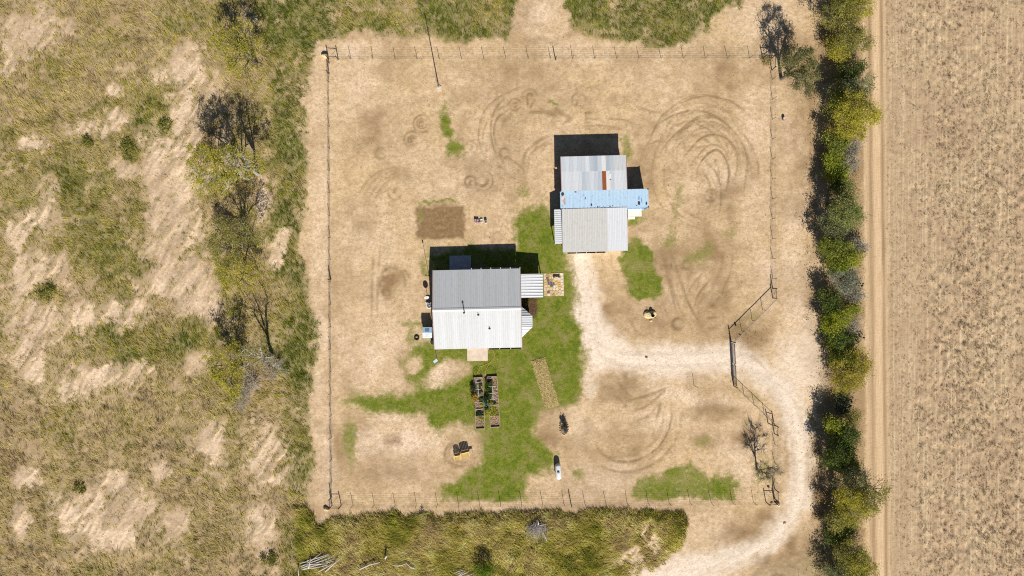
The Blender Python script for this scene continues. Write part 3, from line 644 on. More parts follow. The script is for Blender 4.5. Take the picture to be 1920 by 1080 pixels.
# ------------------------------------------------------------------ ribbed metal sheets
_sheet = {}
def sheet(w, L, mat, pitch=.3, rib=.03, key=''):
    k = (round(w, 3), round(L, 3), mat.name, pitch, rib)
    if k in _sheet: return _sheet[k]
    xs = [(0, 0)]; n = max(1, int(round(w / pitch))); q = w / n
    for i in range(n):
        c = (i + .5) * q
        xs += [(c - .055, 0), (c - .028, rib), (c + .028, rib), (c + .055, 0)]
    xs.append((w, 0)); m = len(xs)
    top = [(x, y, z + .012) for y in (0, L) for x, z in xs]; bot = [(x, y, z) for y in (0, L) for x, z in ((0, 0), (w, 0))]
    f = [(i, i + 1, m + i + 1, m + i) for i in range(m - 1)]
    b = 2 * m; f += [(b, b + 2, b + 3, b + 1), (0, b, b + 1, m - 1), (m, 2 * m - 1, b + 3, b + 2), (0, m, b + 2, b), (m - 1, b + 1, b + 3, 2 * m - 1)]
    me = MB().add(top + bot, f).mesh('roof_panel', mat); _sheet[k] = me; return me
def frame(o, ex, ey):
    ex = Vector(ex).normalized(); ey = Vector(ey); ey = (ey - ex * ey.dot(ex)).normalized(); ez = ex.cross(ey)
    M = Matrix.Identity(4)
    for i, a in enumerate((ex, ey, ez)): M.col[i][:3] = a
    M.translation = Vector(o); return M
def panel_run(parent, p00, p10, p01, n, mats, gap=.006, lift=.03, pitch=.3, rib=.03, name='roof_panel'):
    """n sheets side by side from p00 towards p10, each running from p00 to p01"""
    p00, p10, p01 = Vector(p00), Vector(p10), Vector(p01); ex = p10 - p00; ey = p01 - p00; W = ex.length / n
    M0 = frame(p00, ex, ey); ez = Vector(M0.col[2][:3])
    for i in range(n):
        m = mats[i] if isinstance(mats, (list, tuple)) else mats
        M = frame(p00 + ex * (i / n) + ez * (lift + .0015 * (i % 2)), ex, ey)
        place(name, sheet(W - gap, ey.length, m, pitch, rib), M, parent)

def slab4(mb, a, b, c, d, th):
    q = [Vector(a), Vector(b), Vector(c), Vector(d)]; n = (q[1] - q[0]).cross(q[3] - q[0]).normalized() * th
    lo = [p - n for p in q]
    mb.add(lo + q, [(3, 2, 1, 0), (4, 5, 6, 7), (0, 1, 5, 4), (1, 2, 6, 5), (2, 3, 7, 6), (3, 0, 4, 7)])

def window_on(parent, c, w, h, axis, sgn):
    """axis 0: wall faces x, 1: wall faces y"""
    d = .05 * sgn; c = Vector(c)
    fr = MB(); off = Vector((d if axis == 0 else 0, d if axis else 0, 0))
    sz = lambda a, b: (.07, a, b) if axis == 0 else (a, .07, b)
    side = Vector((0, 1, 0)) if axis == 0 else Vector((1, 0, 0))
    for s_ in (-1, 1):
        fr.box(c + side * s_ * w / 2, sz(.08, h + .16)); fr.box(c + Vector((0, 0, s_ * h / 2)), sz(w - .08, .08))
    f = fr.build('window', M_wallw, parent)
    MB().box(c, (.03, w - .081, h - .081) if axis == 0 else (w - .081, .03, h - .081)).build('pane', M_glass, f)

# ------------------------------------------------------------------ farmhouse
HR = math.radians(1.35)
hc = P(895, 579.2, 2.8); hc.z = 0.0
house = tag(empty('farmhouse', hc, HR), 'farmhouse with a white ribbed metal gable roof, side porch and bay', 'house')
HW, HD, ZE, ZR = 12.15 / 2, 10.9 / 2, 2.8, 4.15
wall = MB(); wx, wy = HW - .3, HD - .4
wall.prism([(-wx, -wy), (wx, -wy), (wx, wy), (-wx, wy)], -.3, ZE - .02)
zt = lambda y: ZE + (ZR - ZE) * (1 - abs(y) / HD) - .14
wall.add([(sx * wx, y, z) for sx in (-1, 1) for y, z in ((-wy, ZE - .02), (wy, ZE - .02), (0, zt(0)))], [(0, 1, 2), (3, 5, 4)])
wo_ = wall.build('wall', M_wall, house)
for x_ in (-4.2, -1.6, 3.6): window_on(wo_, (x_, wy + .03, 1.5), 1.1, 1.1, 1, 1)
for x_ in (-4.4, 3.8): window_on(wo_, (x_, -wy - .03, 1.5), 1.1, 1.1, 1, -1)
for y_ in (-2.6, 2.2): window_on(wo_, (-wx - .03, y_, 1.5), 1.0, 1.1, 0, -1)
dr_ = MB().box((-.6, -wy - .03, 1.02), (.95, .06, 2.04)).build('door', M_wallw, house); MB().box((-.25, -wy - .08, 1.0), (.05, .06, .12)).build('handle', M_dark, dr_)
roof = MB()
slab4(roof, (-HW, -HD, ZE), (HW, -HD, ZE), (HW, 0, ZR), (-HW, 0, ZR), .10)
slab4(roof, (HW, HD, ZE), (-HW, HD, ZE), (-HW, 0, ZR), (HW, 0, ZR), .10)
ro = roof.build('roof', M_wood, house)
panel_run(ro, (-HW, -HD - .05, ZE - .012), (HW, -HD - .05, ZE - .012), (-HW, -.02, ZR - .005), 14, [WHITES[(k * 7 + k // 3) % 3] for k in range(14)], lift=.012, rib=.02)
panel_run(ro, (HW, HD + .05, ZE - .012), (-HW, HD + .05, ZE - .012), (HW, .02, ZR - .005), 14, [WHITES[(k * 5 + k // 4) % 3] for k in range(14)], lift=.012, rib=.02)
rc_ = MB()
for s_ in (-1, 1): slab4(rc_, *( [(-HW - .03, -.24, ZR + .0), (HW + .03, -.24, ZR + .0), (HW + .03, 0, ZR + .075), (-HW - .03, 0, ZR + .075)] if s_ < 0 else [(HW + .03, .24, ZR + .0), (-HW - .03, .24, ZR + .0), (-HW - .03, 0, ZR + .075), (HW + .03, 0, ZR + .075)]), .012)
rc_.build('ridge_cap', M_white, ro)
for s_ in (-1, 1):
    for q in (-1, 1):
        t_ = MB(); x0 = s_ * (HW + .035)
        a, b = Vector((x0, q * (HD + .05), ZE - .07)), Vector((x0, q * .02, ZR - .06)); mid = (a + b) / 2; d = b - a
        t_.box(mid, (.075, d.length, .22), rot=d.to_track_quat('Y', 'Z').to_matrix()); t_.build('rake_trim', M_trim, ro)
def gutter(x0, x1, y, z, parent, sgn):
    g = MB(); g.box(((x0 + x1) / 2, y, z - .10), (x1 - x0, .16, .02)); g.box(((x0 + x1) / 2, y + sgn * .085, z - .05), (x1 - x0, .012, .12)); g.box(((x0 + x1) / 2, y - sgn * .085, z - .05), (x1 - x0, .012, .12))
    go = g.build('gutter', M_dark, parent)
    k = int((x1 - x0) / 1.25)
    for i in range(k + 1): MB().box((x0 + (x1 - x0) * i / k, y, z + .018), (.09, .19, .025)).build('bracket', M_white, go)
gutter(-.7, HW, HD + .15, ZE - .01, house, 1); gutter(1.45, HW, -HD - .15, ZE - .01, house, -1)
for x_ in (.2, 3.2, 5.8): MB().box((x_, HD - .02, ZE / 2 - .2), (.12, .12, ZE - .42)).build('porch_post', M_wallw, house)
def to_house(px, py, z):
    p = P(px, py, z) - Vector((hc.x, hc.y, 0)); c, s_ = math.cos(-HR), math.sin(-HR); return Vector((p.x * c - p.y * s_, p.x * s_ + p.y * c, p.z))
# flue and vents
f0 = to_house(871, 586, 4.0); f0.z = 3.85
fl = MB().tube([f0, f0 + Vector((0, 0, 1.2))], .075, 10).build('flue', M_galv, house, True)
MB().lathe([(.02, 0), (.14, .02), (.14, .05), (.02, .14)], 10, f0 + Vector((0, 0, 1.22))).build('cap', M_dark, fl)
for px_, py_ in ((896.9, 590), (917.6, 616)):
    p = to_house(px_, py_, 3.9); p.z = ZE + (ZR - ZE) * (1 - abs(p.y) / HD)
    v_ = MB().tube([p, p + Vector((0, 0, .38))], .055, 8).build('vent_pipe', M_dark, house, True); MB().lathe([(.17, .03), (.12, .08), (.06, .13)], 10, p).build('boot', M_dark, v_)
# side porch
a = to_house(976, 514, 2.65); b = to_house(1017.6, 513.2, 2.4); c = to_house(1018.4, 557.4, 2.4); d = to_house(976.5, 558.6, 2.65)
sp_ = MB(); slab4(sp_, d - Vector((0, 0, .02)), c - Vector((0, 0, .02)), b - Vector((0, 0, .02)), a - Vector((0, 0, .02)), .09)
spo = sp_.build('porch_roof', M_wood, house)
ex_ = (b - c); panel_run(spo, c + Vector((.0, 0, .0)), b, d, 4, M_pale, lift=.004, pitch=.36, rib=.055)
for q in (b, c): MB().box((q.x - .15, q.y + (.15 if q is c else -.15), 1.05), (.13, .13, 2.5)).build('porch_post', M_wallw, house)
# bay: half hexagon
zi, zo = 2.95, 2.45
bw = [to_house(977, 574, zi), to_house(998.2, 592, zo), to_house(998.6, 613, zo), to_house(978.5, 633.5, zi)]
mi = [to_house(977.5, 592.5, zi + .12), to_house(978, 613.2, zi + .12)]
bw[0].z = bw[3].z = zo
gr = MB(); gr.prism([(bw[0].x - .2, bw[0].y - .3), (bw[3].x - .2, bw[3].y + .3), (bw[2].x - .3, bw[2].y + .15), (bw[1].x - .3, bw[1].y - .15)], -.2, zo - .06); bayw = gr.build('bay_wall', M_wall, house)
br = MB()
for tri in ((bw[0], mi[0], bw[1]), (bw[1], mi[0], mi[1], bw[2]), (bw[2], mi[1], bw[3])):
    n_ = len(tri); lo = [Vector(q) - Vector((0, 0, .06)) for q in tri]; br.add(lo + list(tri), [tuple(range(n_)), tuple(range(2 * n_ - 1, n_ - 1, -1))] + [(i, n_ + i, n_ + (i + 1) % n_, (i + 1) % n_) for i in range(n_)])
bro = br.build('bay_roof', M_pale, house)
def seam(p, q): MB().tube([Vector(p) + Vector((0, 0, .02)), Vector(q) + Vector((0, 0, .02))], .03, 4).build('seam', M_grey, bro)
for t_ in (0, .2, .4, .6, .8, 1): seam(mi[0].lerp(mi[1], t_), bw[1].lerp(bw[2], t_))
for t_ in (.25, .5, .75): seam(mi[0].lerp(bw[0], t_), bw[1].lerp(bw[0], t_) .lerp(mi[0].lerp(bw[0], t_), 0)); seam(mi[1].lerp(bw[3], t_), bw[2].lerp(bw[3], t_))
window_on(bayw, ((bw[1].x + bw[2].x) / 2 - .24, (bw[1].y + bw[2].y) / 2, 1.5), 1.0, 1.1, 0, 1)

# slabs
def slab(pts, z1, mat, label):
    q = [P(*p) for p in pts]; b = MB().prism([(v.x, v.y) for v in q], -.15, z1, .01)
    return tag(b.build('concrete_slab', mat), label, 'slab', kind='structure')
slab([(876, 677), (915, 676.5), (914.5, 648), (875.6, 649)], .10, M_conc, 'pinkish concrete slab at the front door of the farmhouse')
slab([(842.5, 508), (883.5, 507), (883, 478.6), (842.8, 479.5)], .09, M_concg, 'grey concrete slab in the shade behind the farmhouse')
slab([(797, 566), (812, 566), (812, 580), (801, 579)], .06, M_conc, 'small pale concrete pad under the air conditioner')
slab([(819.8, 171), (828, 170.6), (827.6, 162.2), (819.5, 162.8)], .12, M_conc, 'small square concrete pad at the foot of the utility pole')

# ------------------------------------------------------------------ flagstone patio
def voronoi(pts, rect):
    cells = []
    for i, p in enumerate(pts):
        poly = [(rect[0], rect[2]), (rect[1], rect[2]), (rect[1], rect[3]), (rect[0], rect[3])]
        for j, q in enumerate(pts):
            if i == j: continue
            mx_, my_ = (p[0] + q[0]) / 2, (p[1] + q[1]) / 2; nx_, ny_ = q[0] - p[0], q[1] - p[1]; out = []
            for k in range(len(poly)):
                a, b = poly[k], poly[(k + 1) % len(poly)]
                da = (a[0] - mx_) * nx_ + (a[1] - my_) * ny_; db = (b[0] - mx_) * nx_ + (b[1] - my_) * ny_
                if da <= 0: out.append(a)
                if (da < 0 < db) or (db < 0 < da):
                    t = da / (da - db); out.append((a[0] + (b[0] - a[0]) * t, a[1] + (b[1] - a[1]) * t))
            poly = out
            if len(poly) < 3: break
        if len(poly) >= 3: cells.append((p, poly))
    return cells
pa, pb = P(1019.5, 555), P(1057, 512)
pc = (pa + pb) / 2; pw, ph = (pb.x - pa.x) / 2, (pb.y - pa.y) / 2
patio = MB().box((0, 0, -.03), (2 * pw, 2 * ph, .1)).build('patio', mat_simple('patio_joint_sand', (.46, .35, .22), .95, .05, .2, 5), loc=(pc.x, pc.y, 0)); patio.rotation_euler[2] = HR
tag(patio, 'patio of irregular yellow and tan flagstones beside the porch', 'patio', kind='structure')
fmats = [mat_simple('flagstone_%s' % n_, c_, .9, .1, .22, 3, bump=.4) for n_, c_ in (('yellow', (.56, .39, .17)), ('tan', (.58, .45, .29)), ('cream', (.66, .55, .42)), ('brown', (.36, .25, .13)), ('grey', (.13, .11, .12)))]
rr = random.Random(4)
seeds = [((-pw) + (i + .5 + rr.uniform(-.4, .4)) * 2 * pw / 7, (-ph) + (j + .5 + rr.uniform(-.4, .4)) * 2 * ph / 8) for i in range(7) for j in range(8)]
dark_at = [(-.95, .95), (-.35, .3), (-.25, .05), (-.7, .35), (-.9, -1.1)]
for p_, poly in voronoi(seeds, (-pw, pw, -ph, ph)):
    cx_ = sum(q[0] for q in poly) / len(poly); cy_ = sum(q[1] for q in poly) / len(poly)
    sh_ = [(cx_ + (q[0] - cx_) * .88, cy_ + (q[1] - cy_) * .88) for q in poly]
    m_ = fmats[4] if min(math.hypot(cx_ - a, cy_ - b) for a, b in dark_at) < .26 else (fmats[2] if cx_ > pw * .7 else fmats[rr.choice([0, 0, 0, 1, 1, 2, 3])])
    MB().prism(sh_, .0, .045 + rr.uniform(0, .03), .06).build('flagstone', m_, patio)
bn = tag(empty('bench', PG(1044, 523, .05), HR), 'pale backless stone bench on the flagstone patio', 'bench')
MB().box((0, 0, .44), (.95, .34, .09)).build('seat', M_conc, bn)
for s_ in (-1, 1): MB().prism([(s_ * .36 - .08, -.13), (s_ * .36 + .08, -.13), (s_ * .36 + .08, .13), (s_ * .36 - .08, .13)], -.06, .395, -.15).build('leg', M_conc, bn)

# ------------------------------------------------------------------ things on the west side of the house
ac = tag(empty('air_conditioner', PG(806.4, 572.6, .06) , HR), 'pale grey air conditioner with a round fan grille against the house wall', 'air conditioner')
MB().prism([(-.42, -.42), (.42, -.42), (.42, .42), (-.42, .42)], 0, .85, .02).build('housing', M_wallw, ac)
MB().lathe([(.37, .852), (.37, .90), (.31, .90), (.31, .852)], 20).build('fan_ring', M_galv, ac, True)
MB().lathe([(.30, .853), (.30, .858), (.02, .862)], 20).build('fan_opening', M_dark, ac)
fan = MB()
for k in range(4): fan.box((.15 * math.cos(k * 1.57 + .4), .15 * math.sin(k * 1.57 + .4), .88), (.26, .11, .015), k * 1.57 + .4)
fan.build('fan', M_galv, ac)
gl = MB()
for k in range(3): gl.torus((0, 0, .905), .10 + .09 * k, .008, 20, 4)
gl.build('grille', M_dark, ac)
ds = tag(empty('satellite_dish', PG(802, 557)), 'grey satellite dish on a short mast beside the air conditioner', 'satellite dish')
MB().tube([(0, 0, -.1), (0, 0, 1.42)], .035, 8).build('mast', M_galv, ds, True)
dirv = Vector((.25, -.75, .62)).normalized(); Rm = dirv.to_track_quat('Z', 'Y').to_matrix()
MB().lathe([(.02, 0), (.16, .015), (.30, .05), (.36, .085), (.36, .10), (.30, .065), (.16, .03), (.02, .02)], 20, (0, 0, 1.5), Rm).build('reflector', M_galv, ds, True)
MB().tube([Vector((0, 0, 1.3)), Vector((0, 0, 1.4)) + dirv * .2, Vector((0, 0, 1.48)) + dirv * .42], .015, 5).build('feed_arm', M_dark, ds)
sh_c = P(801.2, 623.6, 1.6); sh_c.z = 0
shd = tag(empty('small_shed', sh_c, HR * .5), 'little pale blue shed with a gable roof standing beside the house', 'shed')
sw_, sd_ = .66, .76
MB().prism([(-sw_ + .06, -sd_ + .08), (sw_ - .06, -sd_ + .08), (sw_ - .06, sd_ - .08), (-sw_ + .06, sd_ - .08)], -.1, 1.62).build('wall', M_blue, shd)
sr = MB(); slab4(sr, (-sw_, -sd_, 1.62), (sw_, -sd_, 1.62), (sw_, 0, 1.86), (-sw_, 0, 1.86), .03); slab4(sr, (sw_, sd_, 1.62), (-sw_, sd_, 1.62), (-sw_, 0, 1.86), (sw_, 0, 1.86), .03)
sro = sr.build('roof', M_panel, shd)
for s_ in (-1, 1):
    y0, y1 = s_ * .62, s_ * .14; q = MB(); pts = [(-.3, y0, 1.62 + .24 * (1 - .62 / sd_) + .012), (.3, y0, 1.62 + .24 * (1 - .62 / sd_) + .012), (.3, y1, 1.62 + .24 * (1 - .14 / sd_) + .012), (-.3, y1, 1.62 + .24 * (1 - .14 / sd_) + .012)]
    slab4(q, *(pts if s_ < 0 else pts[::-1]), .01); q.build('skylight', M_blued if s_ > 0 else M_galv, sro)
MB().box((0, -sd_ + .06, .85), (.6, .05, 1.5)).build('door', M_blued, shd)
rb = tag(empty('rain_barrel', PG(813.4, 640)), 'black rain barrel under the eave at the house corner', 'barrel')
MB().lathe([(.30, -.05), (.36, .15), (.40, .5), (.40, .65), (.36, .95), (.31, 1.05)], 18).build('body', M_rubber, rb, True)
for z_ in (.25, .85): MB().torus((0, 0, z_), .385, .02, 20, 5).build('hoop', M_dark, rb)
MB().lathe([(.28, 1.052), (.28, 1.07), (.03, 1.09)], 16).build('lid', M_dark, rb)
ty = tag(empty('tyre', PG(781.5, 633.2)), 'black rubber tyre lying on the sand near the little shed', 'tyre')
MB().torus((0, 0, .09), .29, .085, 28, 8, 1.1).build('tread', M_rubber, ty, True); MB().torus((0, 0, .09), .20, .02, 24, 5).build('bead', M_dark, ty, True)
yl = tag(empty('solar_lamp', PG(819.6, 674)), 'slim lamp post with a pale blue solar panel at the house corner', 'lamp post')
MB().tube([(0, 0, -.1), (0, 0, 2.1)], .03, 8).build('pole', M_galv, yl, True)
q_ = MB(); q_.box((0, 0, 2.14), (.62, .40, .04), .65); pn = q_.build('solar_panel', M_panel, yl); MB().box((0, 0, 2.08), (.2, .14, .07), .65).build('lamp_head', M_wallw, yl)
wp = tag(empty('thin_pole', PG(804.6, 517)), 'thin dark pole with a small box on top west of the house', 'pole')
MB().tube([(0, 0, -.2), (0, 0, 3.9)], .03, 7).build('shaft', M_dark, wp, True); MB().box((0, 0, 4.0), (.16, .16, .24)).build('top_box', M_dark, wp); MB().lathe([(.09, -.02), (.07, .06)], 8).build('foot', M_dark, wp)

# ------------------------------------------------------------------ sheds in the yard: patched barn, blue container, white workshop
def yard_frame(p, label, cat, name, rz=math.radians(1.5)):
    q = P(*p); return tag(empty(name, (q.x, q.y, 0), rz), label, cat)
def loc_of(root, px, py, z):
    p = P(px, py, z) - Vector((root.location.x, root.location.y, 0)); a = -root.rotation_euler[2]
    return Vector((p.x * math.cos(a) - p.y * math.sin(a), p.x * math.sin(a) + p.y * math.cos(a), p.z))
def quad_building(root, corners, zn, zs, wallmat, inset=.2, posts=False):
    """corners TL TR BR BL in photo pixels; zn / zs roof heights at the north / south edge"""
    TL, TR, BR, BL = [loc_of(root, *c, z) for c, z in zip(corners, (zn, zn, zs, zs))]
    x0 = (TL.x + BL.x) / 2; x1 = (TR.x + BR.x) / 2; y1 = (TL.y + TR.y) / 2; y0 = (BL.y + BR.y) / 2
    w = MB(); i = inset
    pts = [(x0 + i, y0 + i), (x1 - i, y0 + i), (x1 - i, y1 - i), (x0 + i, y1 - i)]; zz_ = [zs - .13, zs - .13, zn - .13, zn - .13]
    w.add([(p[0], p[1], -.3) for p in pts] + [(p[0], p[1], z) for p, z in zip(pts, zz_)], [(3, 2, 1, 0), (4, 5, 6, 7), (0, 1, 5, 4), (1, 2, 6, 5), (2, 3, 7, 6), (3, 0, 4, 7)])
    wo2 = w.build('wall', wallmat, root)
    r = MB(); slab4(r, (x0 + .02, y0 + .02, zs), (x1 - .02, y0 + .02, zs), (x1 - .02, y1 - .02, zn), (x0 + .02, y1 - .02, zn), .09)
    return x0, x1, y0, y1, wo2, r.build('roof', M_wood, root)
barn = yard_frame((1113, 330), 'barn with a patched grey corrugated roof and one rusty sheet', 'barn', 'barn')
x0, x1, y0, y1, bwall, brf = quad_building(barn, [(1052, 294), (1173, 290.6), (1175.8, 354.4), (1052.6, 358)], 2.95, 3.2, M_wall)
tints = [(.50, .53, .57), (.56, .58, .61), (.44, .48, .53), (.60, .61, .63), (.38, .42, .47), (.53, .53, .54), (.66, .65, .63)]
tm = [mat_simple('barn_sheet_%s' % n_, c_, .5, .35, .09, 1.6, streak=(4, .3, 1)) for n_, c_ in zip(('steel', 'light', 'mid', 'pale', 'dark', 'dull', 'white'), tints)]
r2 = random.Random(11); nb = 16; ymid = y0 + (y1 - y0) * .56
zat = lambda y: 3.2 + (2.95 - 3.2) * (y - y0) / (y1 - y0)
up = [0, 1, 0, 1, 0, 0, 3, 2, 4, 0, 6, 4, 2, 5, 5, 5]; lo_ = [1, 3, 1, 3, 1, 2, 0, 1, 0, 2, 'r', 6, 0, 3, 3, 1]
for rowi, (ya, yb, codes) in enumerate(((y0, ymid, lo_), (ymid, y1, up))):
    W_ = (x1 - x0) / nb; i = 0
    for i in range(nb):
        m_ = M_rust if codes[i] == 'r' else tm[codes[i]]
        o_ = Vector((x0 + i * W_, ya - (.06 if rowi else .03), zat(ya) + .008 + .020 * rowi + .003 * (i % 2)))
        place('roof_panel', sheet(W_ - .004, (yb - ya) + .06, m_, .19, .02), frame(o_, (1, 0, 0), (0, yb - ya, zat(yb) - zat(ya))), brf)
for x_ in (x0 - .03, x1 + .04): MB().box((x_, (y0 + y1) / 2, 3.03), (.07, y1 - y0 + .05, .16), rot=Matrix.Rotation(math.atan2(-.25, y1 - y0), 3, 'X')).build('edge_trim', M_trim, brf)
MB().box(((x0 + x1) / 2 - 1.5, y1 - .17, 1.1), (2.6, .06, 2.2)).build('door', M_wood, barn)
for px_, py_, a_, b_ in ((1143.6, 331, .14, 1.0), (1144.6, 337, .12, .14)):
    p = loc_of(barn, px_, py_, 3.1); MB().prism([(p.x + a_ * math.cos(t) * (1 + .2 * math.sin(3 * t)), p.y + b_ * math.sin(t) * .5) for t in [k * .5236 for k in range(12)]], zat(p.y) + .052, zat(p.y) + .056).build('rust_patch' if a_ < .13 else 'white_patch', M_rust if a_ < .13 else M_tank, brf)

cont = yard_frame((1130, 377), 'long pale blue shipping container between the barn and the workshop', 'container', 'shipping_container')
TL = loc_of(cont, 1050.8, 358.6, 2.9); TR = loc_of(cont, 1214.8, 354.4, 2.9); BR = loc_of(cont, 1215.2, 388.0, 2.9)
cx0, cx1, cy1, cy0 = TL.x, TR.x, (TL.y + TR.y) / 2, BR.y
def corr(n, L, amp, h0, h1, along, at, out):
    """corrugated wall strip"""
    pts = []
    for i in range(n + 1):
        s_ = L * i / n; o_ = amp if (i // 2) % 2 else 0; pts.append((s_, o_))
    v = []; f = []
    for s_, o_ in pts:
        for h in (h0, h1):
            v.append((at[0] + (s_ if along == 0 else out * o_), at[1] + (s_ if along == 1 else out * o_), h))
    for i in range(n): f.append((2 * i, 2 * i + 2, 2 * i + 3, 2 * i + 1))
    return v, f
for nm_, ar in (('side_wall', ((cx0 + .06, cy0 + .02), 0, -1)), ('side_wall', ((cx0 + .06, cy1 - .02), 0, 1))):
    m_ = MB(); m_.add(*corr(86, cx1 - cx0 - .12, .035, .2, 2.85, 0, ar[0], -ar[2])); m_.build(nm_, M_blued, cont)
core = MB().box(((cx0 + cx1) / 2, (cy0 + cy1) / 2, 1.5), (cx1 - cx0 - .1, cy1 - cy0 - .14, 2.7)); core.build('body', M_blued, cont)
rv = []; rf = []; nR = 96
for i in range(nR + 1):
    xx = cx0 + .05 + (cx1 - cx0 - .1) * i / nR; zz2 = 2.895 + (.028 if (i // 2) % 2 else 0)
    rv += [(xx, cy0 + .03, zz2), (xx, cy1 - .03, zz2)]
for i in range(nR): rf.append((2 * i, 2 * i + 2, 2 * i + 3, 2 * i + 1))
crf = MB().add(rv, rf).build('roof', M_blue, cont)
fr_ = MB()
for y_ in (cy0, cy1): fr_.box(((cx0 + cx1) / 2, y_, 2.86), (cx1 - cx0, .08, .1)); fr_.box(((cx0 + cx1) / 2, y_, .16), (cx1 - cx0, .08, .14))
for x_ in (cx0, cx1): fr_.box((x_, (cy0 + cy1) / 2, 2.855), (.1, cy1 - cy0 - .1, .1))
fr_.build('frame', M_blue, cont)
for x_ in (cx0, cx1):
    for y_ in (cy0, cy1):
        MB().box((x_, y_, 1.5), (.13, .13, 2.66)).build('corner_post', M_blued, cont)
        MB().box((x_, y_, 2.9), (.18, .17, .12)).build('corner_casting', M_rustd, cont)
for k_ in (-1, 1):
    dd = MB().box((cx1 + .03, (cy0 + cy1) / 2 + k_ * .58, 1.5), (.05, 1.1, 2.4)).build('door', M_blue, cont); MB().tube([(cx1 + .09, (cy0 + cy1) / 2 + k_ * .3, .4), (cx1 + .09, (cy0 + cy1) / 2 + k_ * .3, 2.6)], .02, 6).build('lock_bar', M_galv, dd)
def stain(px, py, a, b, mat, nm='rust_patch', seed=0, sq=False):
    r_ = random.Random(seed); p = loc_of(cont, px, py, 2.93)
    pts = [(p.x - a, p.y - b), (p.x + a, p.y - b), (p.x + a, p.y + b), (p.x - a, p.y + b)] if sq else [(p.x + a * math.cos(t) * r_.uniform(.7, 1.15), p.y + b * math.sin(t) * r_.uniform(.7, 1.15)) for t in [k * .6283 for k in range(10)]]
    MB().prism(pts, 2.926, 2.931 + .0007 * (seed % 5)).build(nm, mat, crf)
for k, (zx, zy, a, b) in enumerate([(305, 540, .16, .08), (377, 583, .06, .18), (420, 632, .11, .22), (466, 646, .09, .07), (480, 644, .06, .06), (507, 647, .07, .05), (556, 643, .10, .08), (572, 640, .06, .07), (765, 620, .20, .34), (745, 637, .1, .07), (818, 622, .13, .26)]):
    stain(1000 + zx / 3.857, 220 + zy / 3.857, a, b, M_rustd, seed=k)
for k, (zx, zy, b) in enumerate([(760, 585, .2), (770, 583, .22), (782, 600, .3)]): stain(1000 + zx / 3.857, 220 + zy / 3.857, .045, b, M_blued, 'bare_streak', 20 + k, True)
stain(1055.6, 374, .30, .75, mat_simple('chalky_white_paint', (.55, .50, .48), .9, .1, .2, 3), 'worn_patch', 31); stain(1058.5, 378, .16, .55, M_brickp, 'worn_patch', 32); stain(1055, 364, .22, .30, M_rustd, 'worn_patch', 33)

wk = yard_frame((1114, 432), 'workshop with a pale ribbed metal roof south of the blue container', 'workshop', 'workshop')
x0, x1, y0, y1, ww, wrf = quad_building(wk, [(1053.4, 391.8), (1176, 388.8), (1176.8, 469.2), (1055, 473.4)], 2.95, 2.6, M_wallw)
panel_run(wrf, (x0, y0 - .03, 2.6), (x1, y0 - .03, 2.6), (x0, y1, 2.95), 13, [M_cream] * 9 + [M_pale] * 4, lift=.01, pitch=.23, rib=.03)
gutter(x0 + .6, x0 + 6, y0 - .14, 2.58, wk, -1)
for i in range(2): MB().box((x0 + 2.2 + i * 3.6, y0 + .17, 1.15), (2.9, .06, 2.3)).build('door', M_pale, wk)
A_, B_, C_, D_ = loc_of(wk, 1038.9, 392.6, 2.15), loc_of(wk, 1053.2, 392.0, 2.5), loc_of(wk, 1054.6, 456.6, 2.5), loc_of(wk, 1040.3, 457.4, 2.15)
lt_ = MB(); slab4(lt_, D_, C_, B_, A_, .06); lto = lt_.build('lean_to_roof', M_wood, wk)
n_ = 17
for i in range(n_):
    p = D_.lerp(A_, i / n_); q = D_.lerp(A_, (i + .86) / n_); r_ = C_.lerp(B_, i / n_); s_ = C_.lerp(B_, (i + .86) / n_); e_ = Vector((0, 0, .04))
    b_ = MB(); slab4(b_, p + e_ * .55, r_ + e_ * .55, s_ + e_ * 1.4, q + e_ * 1.4, .012); b_.build('lean_to_slat', M_pale, lto)
for q in (A_, D_): MB().box((q.x + .12, q.y + (.12 if q is D_ else -.12), 1.0), (.1, .1, 2.2)).build('post', M_wood, wk)
ld_ = tag(empty('landing', P(1189, 397.5), math.radians(1.5)), 'cream painted landing with a step beside the workshop', 'landing')
k = 7
for i in range(k): MB().box((-.98 + (i + .5) * 1.96 / k, 0, .42), (1.96 / k - .012, 1.38, .05)).build('plank', M_cdeck, ld_)
MB().box((0, 0, .18), (1.9, 1.3, .42)).build('base', M_cdeck, ld_)
MB().box((-.45, -.87, .1), (1.0, .34, .3)).build('step', M_cdeck, ld_)

# ------------------------------------------------------------------ propane tank
pt = tag(empty('propane_tank', PG(1046.2, 882), math.radians(4)), 'white capsule propane tank lying on the yard grass', 'propane tank')
prof = [(.02, -1.13), (.16, -1.11), (.30, -1.03), (.39, -.90), (.42, -.76), (.42, .76), (.39, .90), (.30, 1.03), (.16, 1.11), (.02, 1.13)]
MB().lathe(prof, 24, (0, 0, .66), Matrix.Rotation(math.radians(90), 3, 'X')).build('shell', M_tank, pt, True)
MB().lathe([(.17, 1.04), (.17, 1.17), (.13, 1.22), (.02, 1.24)], 16).build('dome', M_lid, pt, True)
for s_ in (-1, 1):
    MB().box((-.2, s_ * .6, .13), (.1, .12, .34)).build('leg', M_tank, pt); MB().box((.2, s_ * .6, .13), (.1, .12, .34)).build('leg', M_tank, pt); MB().box((0, s_ * .6, -.02), (.75, .24, .12)).build('footing', M_concg, pt)

